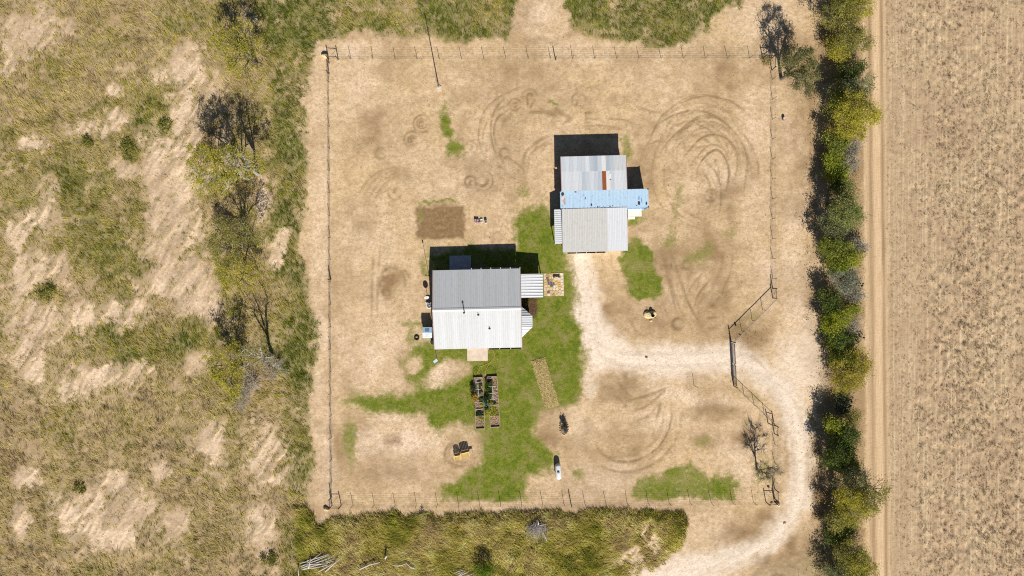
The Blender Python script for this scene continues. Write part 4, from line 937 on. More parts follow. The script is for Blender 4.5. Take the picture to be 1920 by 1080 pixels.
# ------------------------------------------------------------------ utility pole
up_ = tag(empty('utility_pole', PG(822.6, 163)), 'tall slim brown pole rising from a small concrete pad', 'pole')
MB().tube([(0, 0, -.3), (0, 0, 8.5)], [.085, .055], 10).build('shaft', mat_simple('brown_weathered_steel', (.30, .23, .16), .8, .2, .2), up_, True)
MB().box((0, 0, .16), (.32, .32, .08)).build('base_plate', M_galv, up_); MB().lathe([(.08, 8.5), (.085, 8.56), (.03, 8.62)], 10).build('cap', M_galv, up_)

# ------------------------------------------------------------------ fences
def t_post_mesh():
    b = MB(); b.box((0, 0, .62), (.06, .018, 1.6)); b.box((0, .027, .62), (.018, .038, 1.6)); b.box((0, 0, 1.43), (.065, .05, .06)); return b.mesh('post', M_tpost)
TP = t_post_mesh()
def tall_post(h, r=.06): return MB().tube([(0, 0, -.3), (0, 0, h)], r, 8).lathe([(r, h), (r * .6, h + .03)], 8).mesh('corner_post', M_pipe, False)
CP = tall_post(1.62, .065)
def fence(a, b, label, n_posts, wires=(.12, .35, .6, .85, 1.1, 1.32), mesh=False, rail=False, skip_ends=True):
    A, B = PG(*a), PG(*b); f = tag(empty('wire_fence', A), label, 'fence'); d = B - A; L = d.length
    for i in range(n_posts + 1):
        if skip_ends and i in (0, n_posts): continue
        p = A.lerp(B, i / n_posts); p.z = gz(p.x, p.y)
        place('post', TP, Matrix.Translation(p - A) @ Matrix.Rotation(random.uniform(-.06, .06), 4, 'Y') @ Matrix.Rotation(random.uniform(-.05, .05), 4, 'X') @ Matrix.Rotation(math.atan2(d.y, d.x), 4, 'Z'), f)
    def line(z, r=.008, sag=.02):
        pts = []
        m = n_posts * 2
        for i in range(m + 1):
            p = A.lerp(B, i / m); p.z = gz(p.x, p.y) + z - (sag if i % 2 else 0) + random.uniform(-.015, .015); pts.append(p - A)
        return pts
    for z in wires: MB().tube(line(z), .006, 4, False).build('wire', M_wire, f)
    if mesh:
        m_ = MB(); k = int(L / .6)
        for i in range(k):
            p = A.lerp(B, (i + .5) / k); g = gz(p.x, p.y); q = p - A; q.z = g - A.z; m_.box((q.x, q.y, q.z + .6), (.004, .004, 1.15))
        tag(m_.build('wire_mesh', M_wire, f), kind='stuff')
    if rail: MB().tube(line(1.42, sag=0), rail, 8).build('rail', M_rail, f)
    return f, A, B
def corner(f, at, dirs, A):
    """pipe corner assembly: corner post, one braced post in each direction"""
    c = PG(*at); place('corner_post', CP, Matrix.Translation(c - A), f)
    for d in dirs:
        q = PG(at[0] + d[0], at[1] + d[1]); place('brace_post', CP, Matrix.Translation(q - A), f)
        br_ = MB().tube([c - A + Vector((0, 0, 1.3)), q - A + Vector((0, 0, 1.3))], .04, 8).tube([c - A + Vector((0, 0, .12)), q - A + Vector((0, 0, 1.22))], .012, 5); br_.build('brace', M_pipe, f)
f1, A1, _ = fence((616.5, 111), (1447, 109.5), 'wire fence on thin steel posts along the north side of the yard', 20)
corner(f1, (616.5, 111), [(18, 1)], A1); corner(f1, (1447, 109.5), [(-17, 1), (0, 22)], A1)
place('line_post', CP, Matrix.Translation(PG(1041.5, 112.5) - A1), f1)
f2, A2, _ = fence((617, 113), (622.5, 945), 'wire fence on thin steel posts along the west side of the yard', 20, mesh=True)
corner(f2, (617.6, 119), [(0, 20)], A2); place('line_post', CP, Matrix.Translation(PG(620.6, 524) - A2), f2)
f3, A3, _ = fence((622.5, 947.5), (1452, 941), 'wire fence on thin steel posts along the south side of the yard', 21, mesh=True)
corner(f3, (622.6, 947.5), [(17, 0), (-1, -16)], A3); place('line_post', CP, Matrix.Translation(PG(1070.5, 944) - A3), f3); corner(f3, (1452, 941), [(-16, 0)], A3)
f4, A4, _ = fence((1447.5, 112), (1449, 560), 'wire fence along the east side from the north corner to the gate wing', 12, mesh=True)
corner(f4, (1449, 559), [(0, -18)], A4)
f5, A5, _ = fence((1449.2, 561.5), (1371, 640), 'angled gate wing with a pipe rail north of the driveway', 4, mesh=False, rail=.05)
place('gate_post', tall_post(1.9, .075), Matrix.Translation(PG(1371, 640.5) - A5), f5)
bx_ = MB().box(PG(1382, 626, 1.15) - A5, (.3, .12, .34), -.7).build('keypad_box', M_dark, f5)
f6, A6, _ = fence((1376, 724), (1452, 796), 'angled gate wing with a pipe rail south of the driveway', 4, mesh=False, rail=.028)
place('gate_post', CP, Matrix.Translation(PG(1375.5, 723.5) - A6), f6)
f7, A7, _ = fence((1452.2, 797), (1452.6, 938), 'wire fence along the east side from the gate wing to the south corner', 4, mesh=True)
corner(f7, (1452, 797), [(0, 16), (-12, -4)], A7); corner(f7, (1452.6, 935), [(0, -18)], A7)
gt = tag(empty('pipe_gate', PG(1371.4, 642)), 'long closed pipe gate across the driveway between the fence wings', 'gate')
g0 = Vector((0, .0, 0)); g1 = PG(1375.2, 722) - PG(1371.4, 642); g1.z = 0; gm = g1 / 2
for s_, e_ in ((.015, .485), (.515, .985)):
    a, b = g1 * s_, g1 * e_
    fr2 = MB(); fr2.tube([a + Vector((0, 0, .2)), a + Vector((0, 0, 1.4)), b + Vector((0, 0, 1.4)), b + Vector((0, 0, .2)), a + Vector((0, 0, .2))], .04, 6, False); lf_ = fr2.build('leaf', M_pipe, gt)
    for z_ in (.45, .7, .95, 1.18): MB().tube([a + Vector((0, 0, z_)), b + Vector((0, 0, z_))], .022, 6).build('bar', M_pipe, lf_)
MB().box(gm + Vector((0, 0, .95)), (.08, .12, .14)).build('latch', M_dark, gt)
sp2 = tag(empty('steel_stake', PG(1301, 723.5)), 'lone steel stake standing in the sand south of the driveway', 'stake')
place('stem', TP, Matrix.Rotation(.09, 4, 'Y') @ Matrix.Scale(1.0, 4), sp2); MB().box((.1, 0, 1.2), (.05, .09, .16)).build('clip', M_dark, sp2)

# ------------------------------------------------------------------ garden beds
def bed(corners, label, hoops, sect):
    q = [P(*c) for c in corners]; c = sum(q, Vector()) / 4; top = (q[0] + q[1]) / 2; bot = (q[2] + q[3]) / 2; ax = top - bot
    rz = math.atan2(ax.y, ax.x) - math.pi / 2; L = ax.length / 2; W = ((q[1] - q[0]).length + (q[2] - q[3]).length) / 4
    r = tag(empty('garden_bed', (c.x, c.y, 0), rz), label, 'garden bed')
    for s_ in (-1, 1):
        MB().box((s_ * (W - .03), 0, .12), (.06, 2 * L, .36)).build('board', M_wood, r); MB().box((0, s_ * (L - .03), .12), (2 * W - .126, .06, .36)).build('board', M_wood, r)
    for t_ in sect: MB().box((0, L - 2 * L * t_, .11), (2 * W - .126, .05, .33)).build('cross_board', M_wood, r)
    nx_, ny_ = 14, 60; v = []; f = []
    for i in range(nx_):
        for j in range(ny_): v.append(((i / (nx_ - 1) - .5) * (2 * W - .13), (j / (ny_ - 1) - .5) * (2 * L - .13), .08 + random.uniform(-.05, .07)))
    for i in range(nx_ - 1):
        for j in range(ny_ - 1): f.append((i * ny_ + j, (i + 1) * ny_ + j, (i + 1) * ny_ + j + 1, i * ny_ + j + 1))
    MB().add(v, f).build('soil', M_earth, r)
    hh = 1.15; ys = []
    for t_ in hoops:
        y = L - 2 * L * t_; ys.append(y)
        MB().tube([((W - .02) * math.cos(a), y, .15 + hh * math.sin(a)) for a in [math.pi * k / 14 for k in range(15)]], .022, 6).build('hoop', M_pvc, r)
    if ys: MB().tube([(0, max(ys[1:]) + .0, .17 + hh), (0, min(ys[:4]), .17 + hh)], .02, 6).build('ridge_pole', M_pvc, r)
    return r, W, L
b1, W1, L1 = bed([(888.3, 707.5), (905, 706.7), (910, 803.3), (891.7, 804)], 'timber garden bed with white hoops and a yellowing bush on its edge', (.015, .075, .21, .34, .47, .59), (.62, .75))
b2, W2, L2 = bed([(913.3, 705.8), (932, 705), (938, 800), (919, 801)], 'timber garden bed with white hoops and leafy yellow-green vegetables', (.015, .18, .31, .425, .54), (.78,))
def leaf_cloud(cx, cy, cz, sx, sy, sz, n, size, cols, seed, droop=.5):
    r = np.random.default_rng(seed); th = r.uniform(0, 2 * np.pi, n); u = r.uniform(-1, 1, n); rad = r.random(n) ** .45
    k = np.sqrt(1 - u * u); c = np.stack([cx + sx * rad * k * np.cos(th), cy + sy * rad * k * np.sin(th), cz + sz * rad * u], -1)
    return c, r
def leaf_quads(c, size, r, aspect=.55, flat=.6):
    n = len(c); az = r.uniform(0, 2 * np.pi, n); pit = r.normal(0, flat, n); roll = r.normal(0, flat, n)
    d = np.stack([np.cos(az) * np.cos(pit), np.sin(az) * np.cos(pit), np.sin(pit)], -1)
    sd = np.stack([-np.sin(az) * np.cos(roll), np.cos(az) * np.cos(roll), np.sin(roll)], -1)
    L = (size * r.uniform(.6, 1.4, n))[:, None]; W = L * aspect
    v = np.stack([c - d * L / 2, c + sd * W / 2, c + d * L / 2, c - sd * W / 2], 1)
    return v.reshape(-1, 3), np.arange(4 * n).reshape(-1, 4)
def small_plant(name, px, py, r_m, h, n, size, cols, label, cat='plant', z0=0.0, group=None, seed=0, ry=None, stem=M_bark):
    p = PG(px, py); p.z += z0; o = tag(empty(name, p), label, cat, group); r = np.random.default_rng(seed + 500)
    K = max(4, int(n / 22)); th = r.uniform(0, 6.283, K); rad = np.sqrt(r.random(K)); ry = ry or r_m
    cen = np.stack([r_m * .85 * rad * np.cos(th), ry * .85 * rad * np.sin(th), h * (.35 + .55 * (1 - rad ** 2) * r.uniform(.6, 1, K))], -1)
    pick = r.integers(0, K, n); c = cen[pick] + r.normal(0, [.16 * r_m + .03, .16 * r_m + .03, .1 * h], (n, 3)); c[:, 2] = np.maximum(c[:, 2], .05)
    v, f = leaf_quads(c, size, r); m = mesh_np('foliage', v, f, M_leaf, o)
    ct = r.random(K)[pick] * .6 + r.random(n) * .4; col = lerp3(ct, *cols) * r.uniform(.7, 1.25, n)[:, None]
    rgba = np.ones((n, 4, 4), np.float32); rgba[:, :, :3] = col[:, None, :]; color_attr(m, 'tint', rgba.reshape(-1, 4))
    st = MB()
    for i in range(min(6, K)): st.tube([(0, 0, -.08), tuple(cen[i] * [.4, .4, .6]), tuple(cen[i])], [.025, .018, .008], 4)
    st.build('stem', stem, o); return o
GREEN = ((.03, .06, .012), (.06, .11, .02), (.12, .16, .035)); YG = ((.14, .17, .02), (.30, .30, .045), (.42, .38, .07)); DG = ((.02, .04, .012), (.035, .065, .018), (.07, .10, .03)); OR = ((.10, .10, .02), (.38, .26, .04), (.50, .33, .05))
def gb(x, y): return 860 + x / 6, 640 + y / 6
for k, (zx, zy, r_, h_, col, lb) in enumerate([
    (172, 520, .42, .75, DG, 'dark green bush leaning out of the west garden bed'), (180, 622, .48, .6, OR, 'orange-yellow bush on the edge of the west garden bed'), (238, 480, .3, .55, GREEN, 'green plant under the first hoops of the west bed'),
    (240, 560, .25, .45, DG, 'dark plant in the middle of the west garden bed'), (245, 640, .25, .45, GREEN, 'green plant beside the yellow bush in the west bed'), (262, 705, .25, .5, YG, 'yellow-green plant below the hoops of the west bed'),
    (245, 805, .38, .35, DG, 'low dark plant in the lower half of the west bed'), (205, 820, .2, .3, DG, 'small dark plant near the lower board of the west bed'), (245, 865, .3, .25, YG, 'thin yellow plant in the last section of the west bed'),
    (345, 475, .45, .6, GREEN, 'leafy green plant at the top of the east garden bed'), (330, 440, .4, .35, ((.05, .03, .03), (.10, .06, .05), (.16, .10, .06)), 'reddish brown plant at the top of the east garden bed'), (338, 530, .35, .6, GREEN, 'green plant under the hoops of the east garden bed'), (348, 590, .35, .6, GREEN, 'second green plant under the hoops of the east bed'),
    (325, 650, .5, .8, DG, 'tall dark green bush between the two garden beds'), (400, 735, .5, .6, YG, 'bright yellow-green plant in the east garden bed'), (395, 795, .5, .5, YG, 'spreading yellow-green plant below the hoops of the east bed'), (325, 790, .5, .5, YG, 'yellow-green plant spilling between the two beds'), (355, 690, .3, .5, YG, 'yellow plant beside the teal bucket')]):
    small_plant('vegetable_plant', *gb(zx, zy), r_ * 1.2, h_ * .9, 420 if r_ > .33 else 200, .16, tuple(tuple(q * 1.35 for q in w) for w in col), lb, 'plant', .08, 'plants in the garden beds', k)
bk = tag(empty('bucket', PG(911.7, 757.5)), 'round teal bucket between the two garden beds', 'bucket')
MB().lathe([(.17, 0), (.24, .42), (.26, .44), (.24, .46), (.22, .44), (.16, .06), (.02, .05)], 18).build('body', M_teal, bk, True); MB().tube([(.24 * math.cos(a), .05, .42 + .2 * math.sin(a)) for a in [math.pi * k / 10 for k in range(11)]], .008, 5).build('handle', M_galv, bk)
def hose(pts, mat, label, r=.03):
    q = []
    for i in range(len(pts) - 1):
        for k in range(8): t = k / 8; q.append((pts[i][0] + (pts[i + 1][0] - pts[i][0]) * t + random.uniform(-.25, .25), pts[i][1] + (pts[i + 1][1] - pts[i][1]) * t + random.uniform(-.25, .25)))
    return tag(MB().tube([PG(p[0], p[1], .04) for p in q], r, 6).build('garden_hose', mat, None, True), label, 'hose')
hose([gb(*p) for p in ((345, 75), (385, 105), (405, 140), (395, 190), (355, 235), (315, 300), (300, 345), (302, 400))], M_yhose, 'yellow garden hose running from the house to the east bed')
hose([gb(*p) for p in ((352, 238), (300, 262), (240, 285), (215, 345), (172, 400))], M_yhose, 'yellow garden hose branching off to the west bed')

# straw-mulched strip
sb = [P(*p) for p in ((997, 677), (1021, 672), (1048, 756), (1023, 768))]
sc0 = sum(sb, Vector()) / 4; sax = ((sb[0] + sb[1]) - (sb[2] + sb[3])) / 2; srz = math.atan2(sax.y, sax.x) - math.pi / 2; sL = sax.length; sW = 1.95
stb = tag(empty('straw_bed', (sc0.x, sc0.y, 0), srz), 'long planting strip mulched with pale yellow straw on the lawn', 'straw bed')
nx_, ny_ = 20, 60; hf = lambda u, v: .16 * (1 - (2 * u - 1) ** 4) * (1 - (2 * v - 1) ** 8) + .05 * math.sin(9 * u + 13 * v) * math.sin(31 * v)
v = [((i / (nx_ - 1) - .5) * sW, (j / (ny_ - 1) - .5) * sL, hf(i / (nx_ - 1), j / (ny_ - 1)) - .03) for i in range(nx_) for j in range(ny_)]
f = [(i * ny_ + j, (i + 1) * ny_ + j, (i + 1) * ny_ + j + 1, i * ny_ + j + 1) for i in range(nx_ - 1) for j in range(ny_ - 1)]
MB().add(v, f).build('mound', mat_simple('straw_mulch', (.50, .38, .17), .95, .05, .4, 7, bump=.6), stb, True)
n = 9000; r = np.random.default_rng(3); u = r.random(n); w_ = r.random(n); az = r.uniform(0, 6.28, n)
c = np.stack([(u - .5) * sW * 1.04, (w_ - .5) * sL * 1.02, .16 * (1 - (2 * u - 1) ** 4) * (1 - (2 * w_ - 1) ** 8) + r.uniform(0, .07, n)], -1).astype(np.float32)
v, f = leaf_quads(c, .26, r, .22, .25); so = mesh_np('straw', v, f, M_blade, stb)
rgba = np.ones((n, 4, 4), np.float32); rgba[:, :, :3] = (lerp3(r.random(n), (.48, .37, .14), (.74, .58, .25), (.86, .72, .40)) * r.uniform(.6, 1.2, n)[:, None])[:, None]; color_attr(so, 'tint', rgba.reshape(-1, 4)); tag(so, kind='stuff')

# ------------------------------------------------------------------ rocks and yard ornaments
def rock(px, py, rx, ry, h, mat, label, seed, name='boulder', rz=0.0, heart=False):
    r_ = random.Random(seed); b = MB(); n = 14; prof = [(1.0, -.15), (1.04, .25), (.92, .7), (.6, .95), (.2, 1.02)]
    ang = [2 * math.pi * k / n for k in range(n)]; rad = [1 + r_.uniform(-.16, .16) for _ in ang]
    if heart: rad = [1.05 - .42 * max(0, math.cos(a - math.pi / 2)) ** 6 + .1 * math.sin(2 * a + 1) for a in ang]
    v = [(rx * s_ * rad[k] * math.cos(a) * (1 + r_.uniform(-.05, .05)), ry * s_ * rad[k] * math.sin(a), h * z + r_.uniform(-.03, .03)) for s_, z in prof for k, a in enumerate(ang)]
    f = [(i * n + k, i * n + (k + 1) % n, (i + 1) * n + (k + 1) % n, (i + 1) * n + k) for i in range(len(prof) - 1) for k in range(n)]; f.append(tuple((len(prof) - 1) * n + k for k in range(n)))
    o = b.add(v, f).build(name, mat, loc=PG(px, py)); o.rotation_euler[2] = rz
    return tag(o, label, 'rock')
rock(609.8, 106, .48, .26, .6, M_rock, 'yellow boulder outside the northwest fence corner', 1)
rock(612, 954.5, .42, .24, .42, M_rock, 'yellow boulder outside the southwest fence corner', 2, rz=-.25)
rock(1457.8, 945.5, .42, .22, .35, M_rock2, 'pale flat rock at the foot of the southeast fence corner', 3, rz=-.6)
rock(1447.5, 943.5, .22, .15, .2, M_rock, 'small yellow rock beside the southeast corner post', 4)
rock(1471, 981, .2, .14, .15, M_rock2, 'small pale stone lying on the curve of the driveway', 5)
rock(1212, 670, .18, .14, .12, M_trim, 'small dark stone lying on the driveway', 6)
rock(1218.2, 589.3, .82, .62, .42, M_rock, 'heart-shaped flat yellow boulder in the sand by the driveway', 7, heart=True)
rock(1220.5, 601, .2, .17, .28, M_conc, 'small pale stone below the heart-shaped boulder', 8)
pot = tag(empty('iron_pot', PG(1222.3, 591.6, .40)), 'round black iron pot standing on the heart-shaped boulder', 'pot')
MB().lathe([(.08, 0), (.2, .12), (.24, .3), (.2, .44), (.22, .47), (.17, .46), (.15, .2), (.02, .12)], 16).build('body', M_rubber, pot, True)
for s_ in (-1, 1): MB().torus((s_ * .23, 0, .36), .05, .012, 10, 4).build('handle', M_dark, pot)
for k, (px_, py_, rz_, lb, a, b) in enumerate(((1210.5, 588, .7, 'short dark branch stuck upright beside the heart-shaped boulder', .5, .7), (1230, 597, -.6, 'short dark stick lying against the heart-shaped boulder', .5, .2))):
    p = PG(px_, py_); tag(MB().tube([(0, 0, -.05), (.12 * (1 - 2 * k), .1, b * .5), (.25 * (1 - 2 * k), .12, b)], [.05, .04, .02], 6).build('branch', M_bark, loc=p), lb, 'branch')
# two lawn chairs
def lawn_chair(px, py, rz, label, wide=.66):
    o = tag(empty('lawn_chair', PG(px, py), rz), label, 'chair', 'yellow lawn chairs'); w = wide / 2
    for k in range(5): MB().box((0, -.28 + k * .105, .40 - .03 * k), (2 * w - .06, .102, .025), rot=Matrix.Rotation(-.28, 3, 'X')).build('seat_slat', M_yellow, o)
    m = 6
    for k in range(m):
        x_ = -w + .06 + (2 * w - .12) * k / (m - 1); hgt = .72 + .16 * math.cos((k - 2.5) * .5)
        MB().box((x_ * 1.04, .30 + .0, .32 + hgt / 2), ((2 * w - .12) / (m - 1) - .006, .022, hgt), rot=Matrix.Rotation(-.32, 3, 'X')).build('back_slat', M_yellow, o)
    for s_ in (-1, 1):
        MB().box((s_ * (w + .03), 0, .60), (.13, .72, .025)).build('arm', M_yellow, o); MB().box((s_ * (w - .02), -.3, .28), (.045, .09, .62)).build('leg', M_yellow, o); MB().box((s_ * (w - .02), .28, .26), (.045, .09, .6)).build('leg', M_yellow, o)
    return o
lawn_chair(858.2, 857, .18, 'weathered yellow lawn chair, the one farther from the lawn', .78); lawn_chair(872.5, 851.2, .25, 'wide yellow lawn bench chair next to the green lawn', 1.15)
tb = tag(empty('side_table', PG(883.5, 846.5), .2), 'small low table beside the wide yellow lawn bench', 'table')
MB().box((0, 0, .5), (.42, .42, .03)).build('table_top', M_wood, tb)
for sx in (-1, 1):
    for sy in (-1, 1): MB().box((sx * .17, sy * .17, .23), (.04, .04, .52)).build('leg', M_wood, tb)
# stone ringed planter with a dark yucca
pl = tag(empty('stone_planter', PG(1057.5, 803), .12), 'long flower bed ringed with yellow edging stones', 'planter')
for k in range(18):
    a = 2 * math.pi * k / 18; x_, y_ = .62 * math.cos(a), .95 * math.sin(a)
    MB().prism([(x_ + .12 * math.cos(t) * random.uniform(.8, 1.2), y_ + .10 * math.sin(t) * random.uniform(.8, 1.2)) for t in [j * 1.047 for j in range(6)]], -.06, .12 + random.uniform(0, .07), .25).build('edging_stone', M_rock if k % 3 else M_conc, pl)
MB().prism([(.58 * math.cos(2 * math.pi * k / 16), .9 * math.sin(2 * math.pi * k / 16)) for k in range(16)], -.06, .07, .05).build('soil', M_earth, pl)
small_plant('shrub', 1057, 797.5, .5, 1.15, 420, .17, ((.02, .025, .02), (.05, .06, .045), (.20, .20, .16)), 'dark grey-green shrub growing in the stone-ringed bed', 'shrub', .06, seed=60, ry=.65)
small_plant('shrub', 1060.5, 806.5, .32, .55, 160, .14, ((.05, .055, .04), (.22, .21, .18), (.5, .46, .42)), 'pale spiky shrub at the front of the stone-ringed bed', 'shrub', .06, seed=61)
# blocks by the bare plot
def block_stack(px, py, label, mat, n, sz, cat='bricks', name='brick_stack'):
    o = tag(empty(name, PG(px, py), random.uniform(-.2, .2)), label, cat)
    for k in range(n): MB().box(((k % 3 - 1) * sz[0] * 1.15 + random.uniform(-.02, .02), ((k // 3) % 2 - .5) * sz[1] * 1.3, sz[2] * (.5 + k // 6) + .01 * (k // 6)), sz, random.uniform(-.25, .25)).build('brick', mat, o)
    return o
block_stack(895.5, 415.5, 'loose heap of pinkish bricks west of the white crate', M_brickp, 11, (.26, .24, .2))
def crate(px, py, w, d, h, label):
    o = tag(empty('white_crate', PG(px, py), .05), label, 'crate')
    for s_ in (-1, 1): MB().box((s_ * (w / 2 - .02), 0, h / 2), (.03, d, h)).build('side', M_tank, o); MB().box((0, s_ * (d / 2 - .02), h / 2), (w - .075, .03, h)).build('side', M_tank, o)
    MB().box((0, 0, .05), (w - .08, d - .08, .03)).build('bottom', M_wallw, o); return o
crate(903, 413.5, .38, .42, .22, 'low white crate between the bricks and the taller crate'); crate(911, 416.5, .36, .34, .5, 'taller white crate east of the brick heap')
st_ = tag(empty('tree_stump', PG(1468.8, 223)), 'cut tree stump with a pale top outside the east fence', 'stump')
MB().lathe([(.30, -.1), (.24, .08), (.21, .42), (.20, .44)], 14).build('trunk', M_bark, st_); MB().lathe([(.205, .441), (.19, .455), (.02, .46)], 14).build('cut_face', M_log, st_)
sg = tag(empty('small_sign', PG(1442.5, 921.5), -.1), 'small white sign on a short stake inside the southeast corner', 'sign')
MB().box((0, 0, .3), (.04, .03, .7)).build('stake', M_wood, sg); MB().box((0, -.03, .62), (.36, .02, .26)).build('board', M_tank, sg)

# small stones, dung and sticks strewn over the bare earth
lit = np.clip(1 - lawn - road - field * .7, 0, 1) * (.25 + .75 * sstep(.45, .62, fbm(GX, GY, 3.5, 95, 3))); x, y = scatter(lit, .5, 9000); n = len(x); r = np.random.default_rng(9)
s_ = r.uniform(.03, .085, n)[:, None, None]; base = np.array([(1, 0, 0), (-.5, .87, 0), (-.5, -.87, 0), (0, 0, .8)], np.float32)[None] * s_ * r.uniform(.7, 1.3, (n, 4, 3))
v = base + np.stack([x, y, samp(Z, x, y)], -1)[:, None, :]; f = (np.arange(n)[:, None, None] * 4 + np.array([(0, 1, 3), (1, 2, 3), (2, 0, 3)])[None]).reshape(-1, 3)
lo = mesh_np('ground_litter', v.reshape(-1, 3), f, M_blade); rgba = np.ones((n, 4, 4), np.float32); rgba[:, :, :3] = lerp3(r.random(n) ** 1.5, (.06, .045, .03), (.20, .14, .08), (.62, .5, .38))[:, None]
color_attr(lo, 'tint', rgba.reshape(-1, 4)); tag(lo, 'small stones, dung and bits of stick strewn over the bare ground', 'litter', kind='stuff')
# ------------------------------------------------------------------ trees and shrubs
def tree(name, label, px, py, h, rad, cols, n, size=.16, aspect=.4, cat='tree', group=None, seed=0, clumps=None, bark=None, off=(0, 0), flat=.55, low=.25, spread=.30, twigs=0, crown_z=.66, squash=.36):
    r = np.random.default_rng(1000 + seed); q = P(px, py, crown_z * h); bx, by = q.x + off[0], q.y + off[1]
    o = tag(empty(name, (bx, by, gz(bx, by))), label, cat, group); cx, cy = -off[0], -off[1]
    K = clumps or int(26 + 9 * rad * rad)
    th = r.uniform(0, 6.283, K); u = r.uniform(-.75, 1, K); rr_ = r.random(K) ** .42
    lob = 1 + .28 * np.sin(2 * th + r.uniform(0, 6)) + .22 * np.sin(3 * th + r.uniform(0, 6)) + .12 * np.sin(5 * th + r.uniform(0, 6))
    kx = np.sqrt(np.maximum(0, 1 - u * u)) * .35 + .65
    cen = np.stack([cx + rad * rr_ * lob * kx * np.cos(th), cy + rad * rr_ * lob * kx * np.sin(th), np.maximum(h * low, h * crown_z + squash * h * u * np.sqrt(np.maximum(0, 1 - .6 * rr_ ** 2)))], -1)
    # limbs
    tr = MB(); fork = Vector((cx * .25 + r.normal(0, .1), cy * .25 + r.normal(0, .1), h * .28)); t0 = .05 + .022 * h
    tr.tube([(0, 0, -.2), (fork.x * .5 + r.normal(0, .05), fork.y * .5 + r.normal(0, .05), h * .14), tuple(fork)], [t0 * 1.25, t0, t0 * .85], 7)
    nm_ = int(4 + min(4, rad)); mains = []
    for k in range(nm_):
        a = 6.283 * k / nm_ + r.normal(0, .3); e = Vector((cx + rad * .62 * math.cos(a), cy + rad * .62 * math.sin(a), h * (crown_z + r.uniform(-.12, .14)))); m = fork.lerp(e, .5) + Vector((r.normal(0, .2), r.normal(0, .2), .12 * h * r.random()))
        tr.tube([fork, m, e], [t0 * .6, t0 * .42, t0 * .16], 5); mains += [fork.lerp(m, .6), m, m.lerp(e, .5), e]
    for i in range(K):
        c = Vector(cen[i]); b = min(mains, key=lambda w: (w - c).length + .6 * max(0, w.z - c.z))
        tr.tube([b, b.lerp(c, .55) + Vector((r.normal(0, .08), r.normal(0, .08), r.normal(.05, .06))), c], [t0 * .2, t0 * .13, .012], 4, False)
        for _ in range(twigs):
            d = (c - Vector((cx, cy, h * .4))).normalized() * r.uniform(.3, .9) + Vector(r.normal(0, .32, 3)); tr.tube([c, c + d * .5 + Vector(r.normal(0, .06, 3)), c + d], [.018, .013, .006], 3, False)
    tr.build('trunk', bark or M_bark, o)
    n = int(n * 1.75)
    if n:
        pick = r.integers(0, K, n); w = r.uniform(.5, 1.3, K)[pick]
        c = cen[pick] + r.normal(0, 1, (n, 3)) * (np.array([spread, spread, spread * .6]) * w[:, None]); c[:, 2] = np.maximum(c[:, 2], .08)
        v, f = leaf_quads(c, size * 1.2, r, aspect, flat * .85); m = mesh_np('crown', v, f, M_leaf, o)
        col = lerp3(r.random(K)[pick] * .65 + r.random(n) * .35, *cols) * r.uniform(.95, 1.85, n)[:, None]
        rgba = np.ones((n, 4, 4), np.float32); rgba[:, :, :3] = col[:, None, :]; color_attr(m, 'tint', rgba.reshape(-1, 4))
    return o
MESQ = ((.16, .16, .022), (.30, .275, .034), (.46, .40, .055)); OLIVE = ((.11, .115, .028), (.22, .21, .05), (.35, .31, .08)); LIVE = ((.06, .085, .016), (.15, .175, .026), (.28, .275, .048)); LIME = ((.09, .12, .014), (.19, .225, .022), (.32, .32, .04))
YELL = ((.15, .14, .02), (.28, .24, .035), (.38, .31, .06)); GREYB = ((.12, .11, .085), (.22, .205, .16), (.32, .29, .24)); DARK = ((.035, .06, .014), (.08, .115, .022), (.17, .19, .04)); SAGE = ((.07, .085, .035), (.15, .17, .07), (.26, .27, .13))
GW = 'mesquite trees in the pasture'
tree('mesquite_tree', 'sparse yellow-green mesquite in the pasture, north of the one with pale dead limbs', 450, 98, 6.2, 3.6, MESQ, 3600, .17, .38, group=GW, seed=1, off=(.8, -.2), spread=.36, twigs=1)
tree('mesquite_tree', 'broad yellow-green mesquite with pale bare limbs standing out of its crown', 412, 316, 8.0, 4.2, MESQ, 6200, .17, .4, group=GW, seed=2, off=(1.9, -.6), spread=.34, bark=M_barkl, twigs=1)
tree('dead_tree', 'pale leafless tree rising out of the broad mesquite', 452, 300, 8.5, 1.9, MESQ, 0, cat='tree', seed=3, clumps=26, bark=M_barkl, off=(.2, -1.0), twigs=3)
tree('mesquite_tree', 'olive mesquite in the pasture just south of the broad one', 440, 442, 6.6, 3.3, OLIVE, 3600, .16, .38, group=GW, seed=4, spread=.36, twigs=2)
tree('mesquite_tree', 'small yellow mesquite with thin foliage between two leafier ones', 446, 512, 5.6, 2.7, MESQ, 2300, .16, .38, group=GW, seed=5, spread=.34, twigs=1)
tree('dead_tree', 'tall bare grey tree above the pink dry brush in the pasture', 478, 668, 8.0, 2.3, MESQ, 260, .15, .4, seed=6, clumps=34, bark=M_barkl, off=(.5, -.3), twigs=4)
tree('mesquite_tree', 'low yellow-green mesquite west of the bare grey tree', 424, 690, 6.5, 2.9, MESQ, 2600, .17, .4, group=GW, seed=7, off=(.5, 0), spread=.36, low=.12)
for k, (a, b, r_, lb) in enumerate(((468, 718, 1.6, 'pinkish dry brush below the bare grey tree'), (512, 690, 1.5, 'pale dry brush east of the bare grey tree'), (452, 742, 1.4, 'pinkish dry brush at the south end of the mesquite row'))):
    tree('dry_bush', lb, a, b, 1.5, r_, ((.25, .20, .16), (.38, .32, .27), (.48, .42, .36)), 700, .16, .18, 'bush', None, 20 + k, 40, M_barkl, low=.1, twigs=3, crown_z=.5)
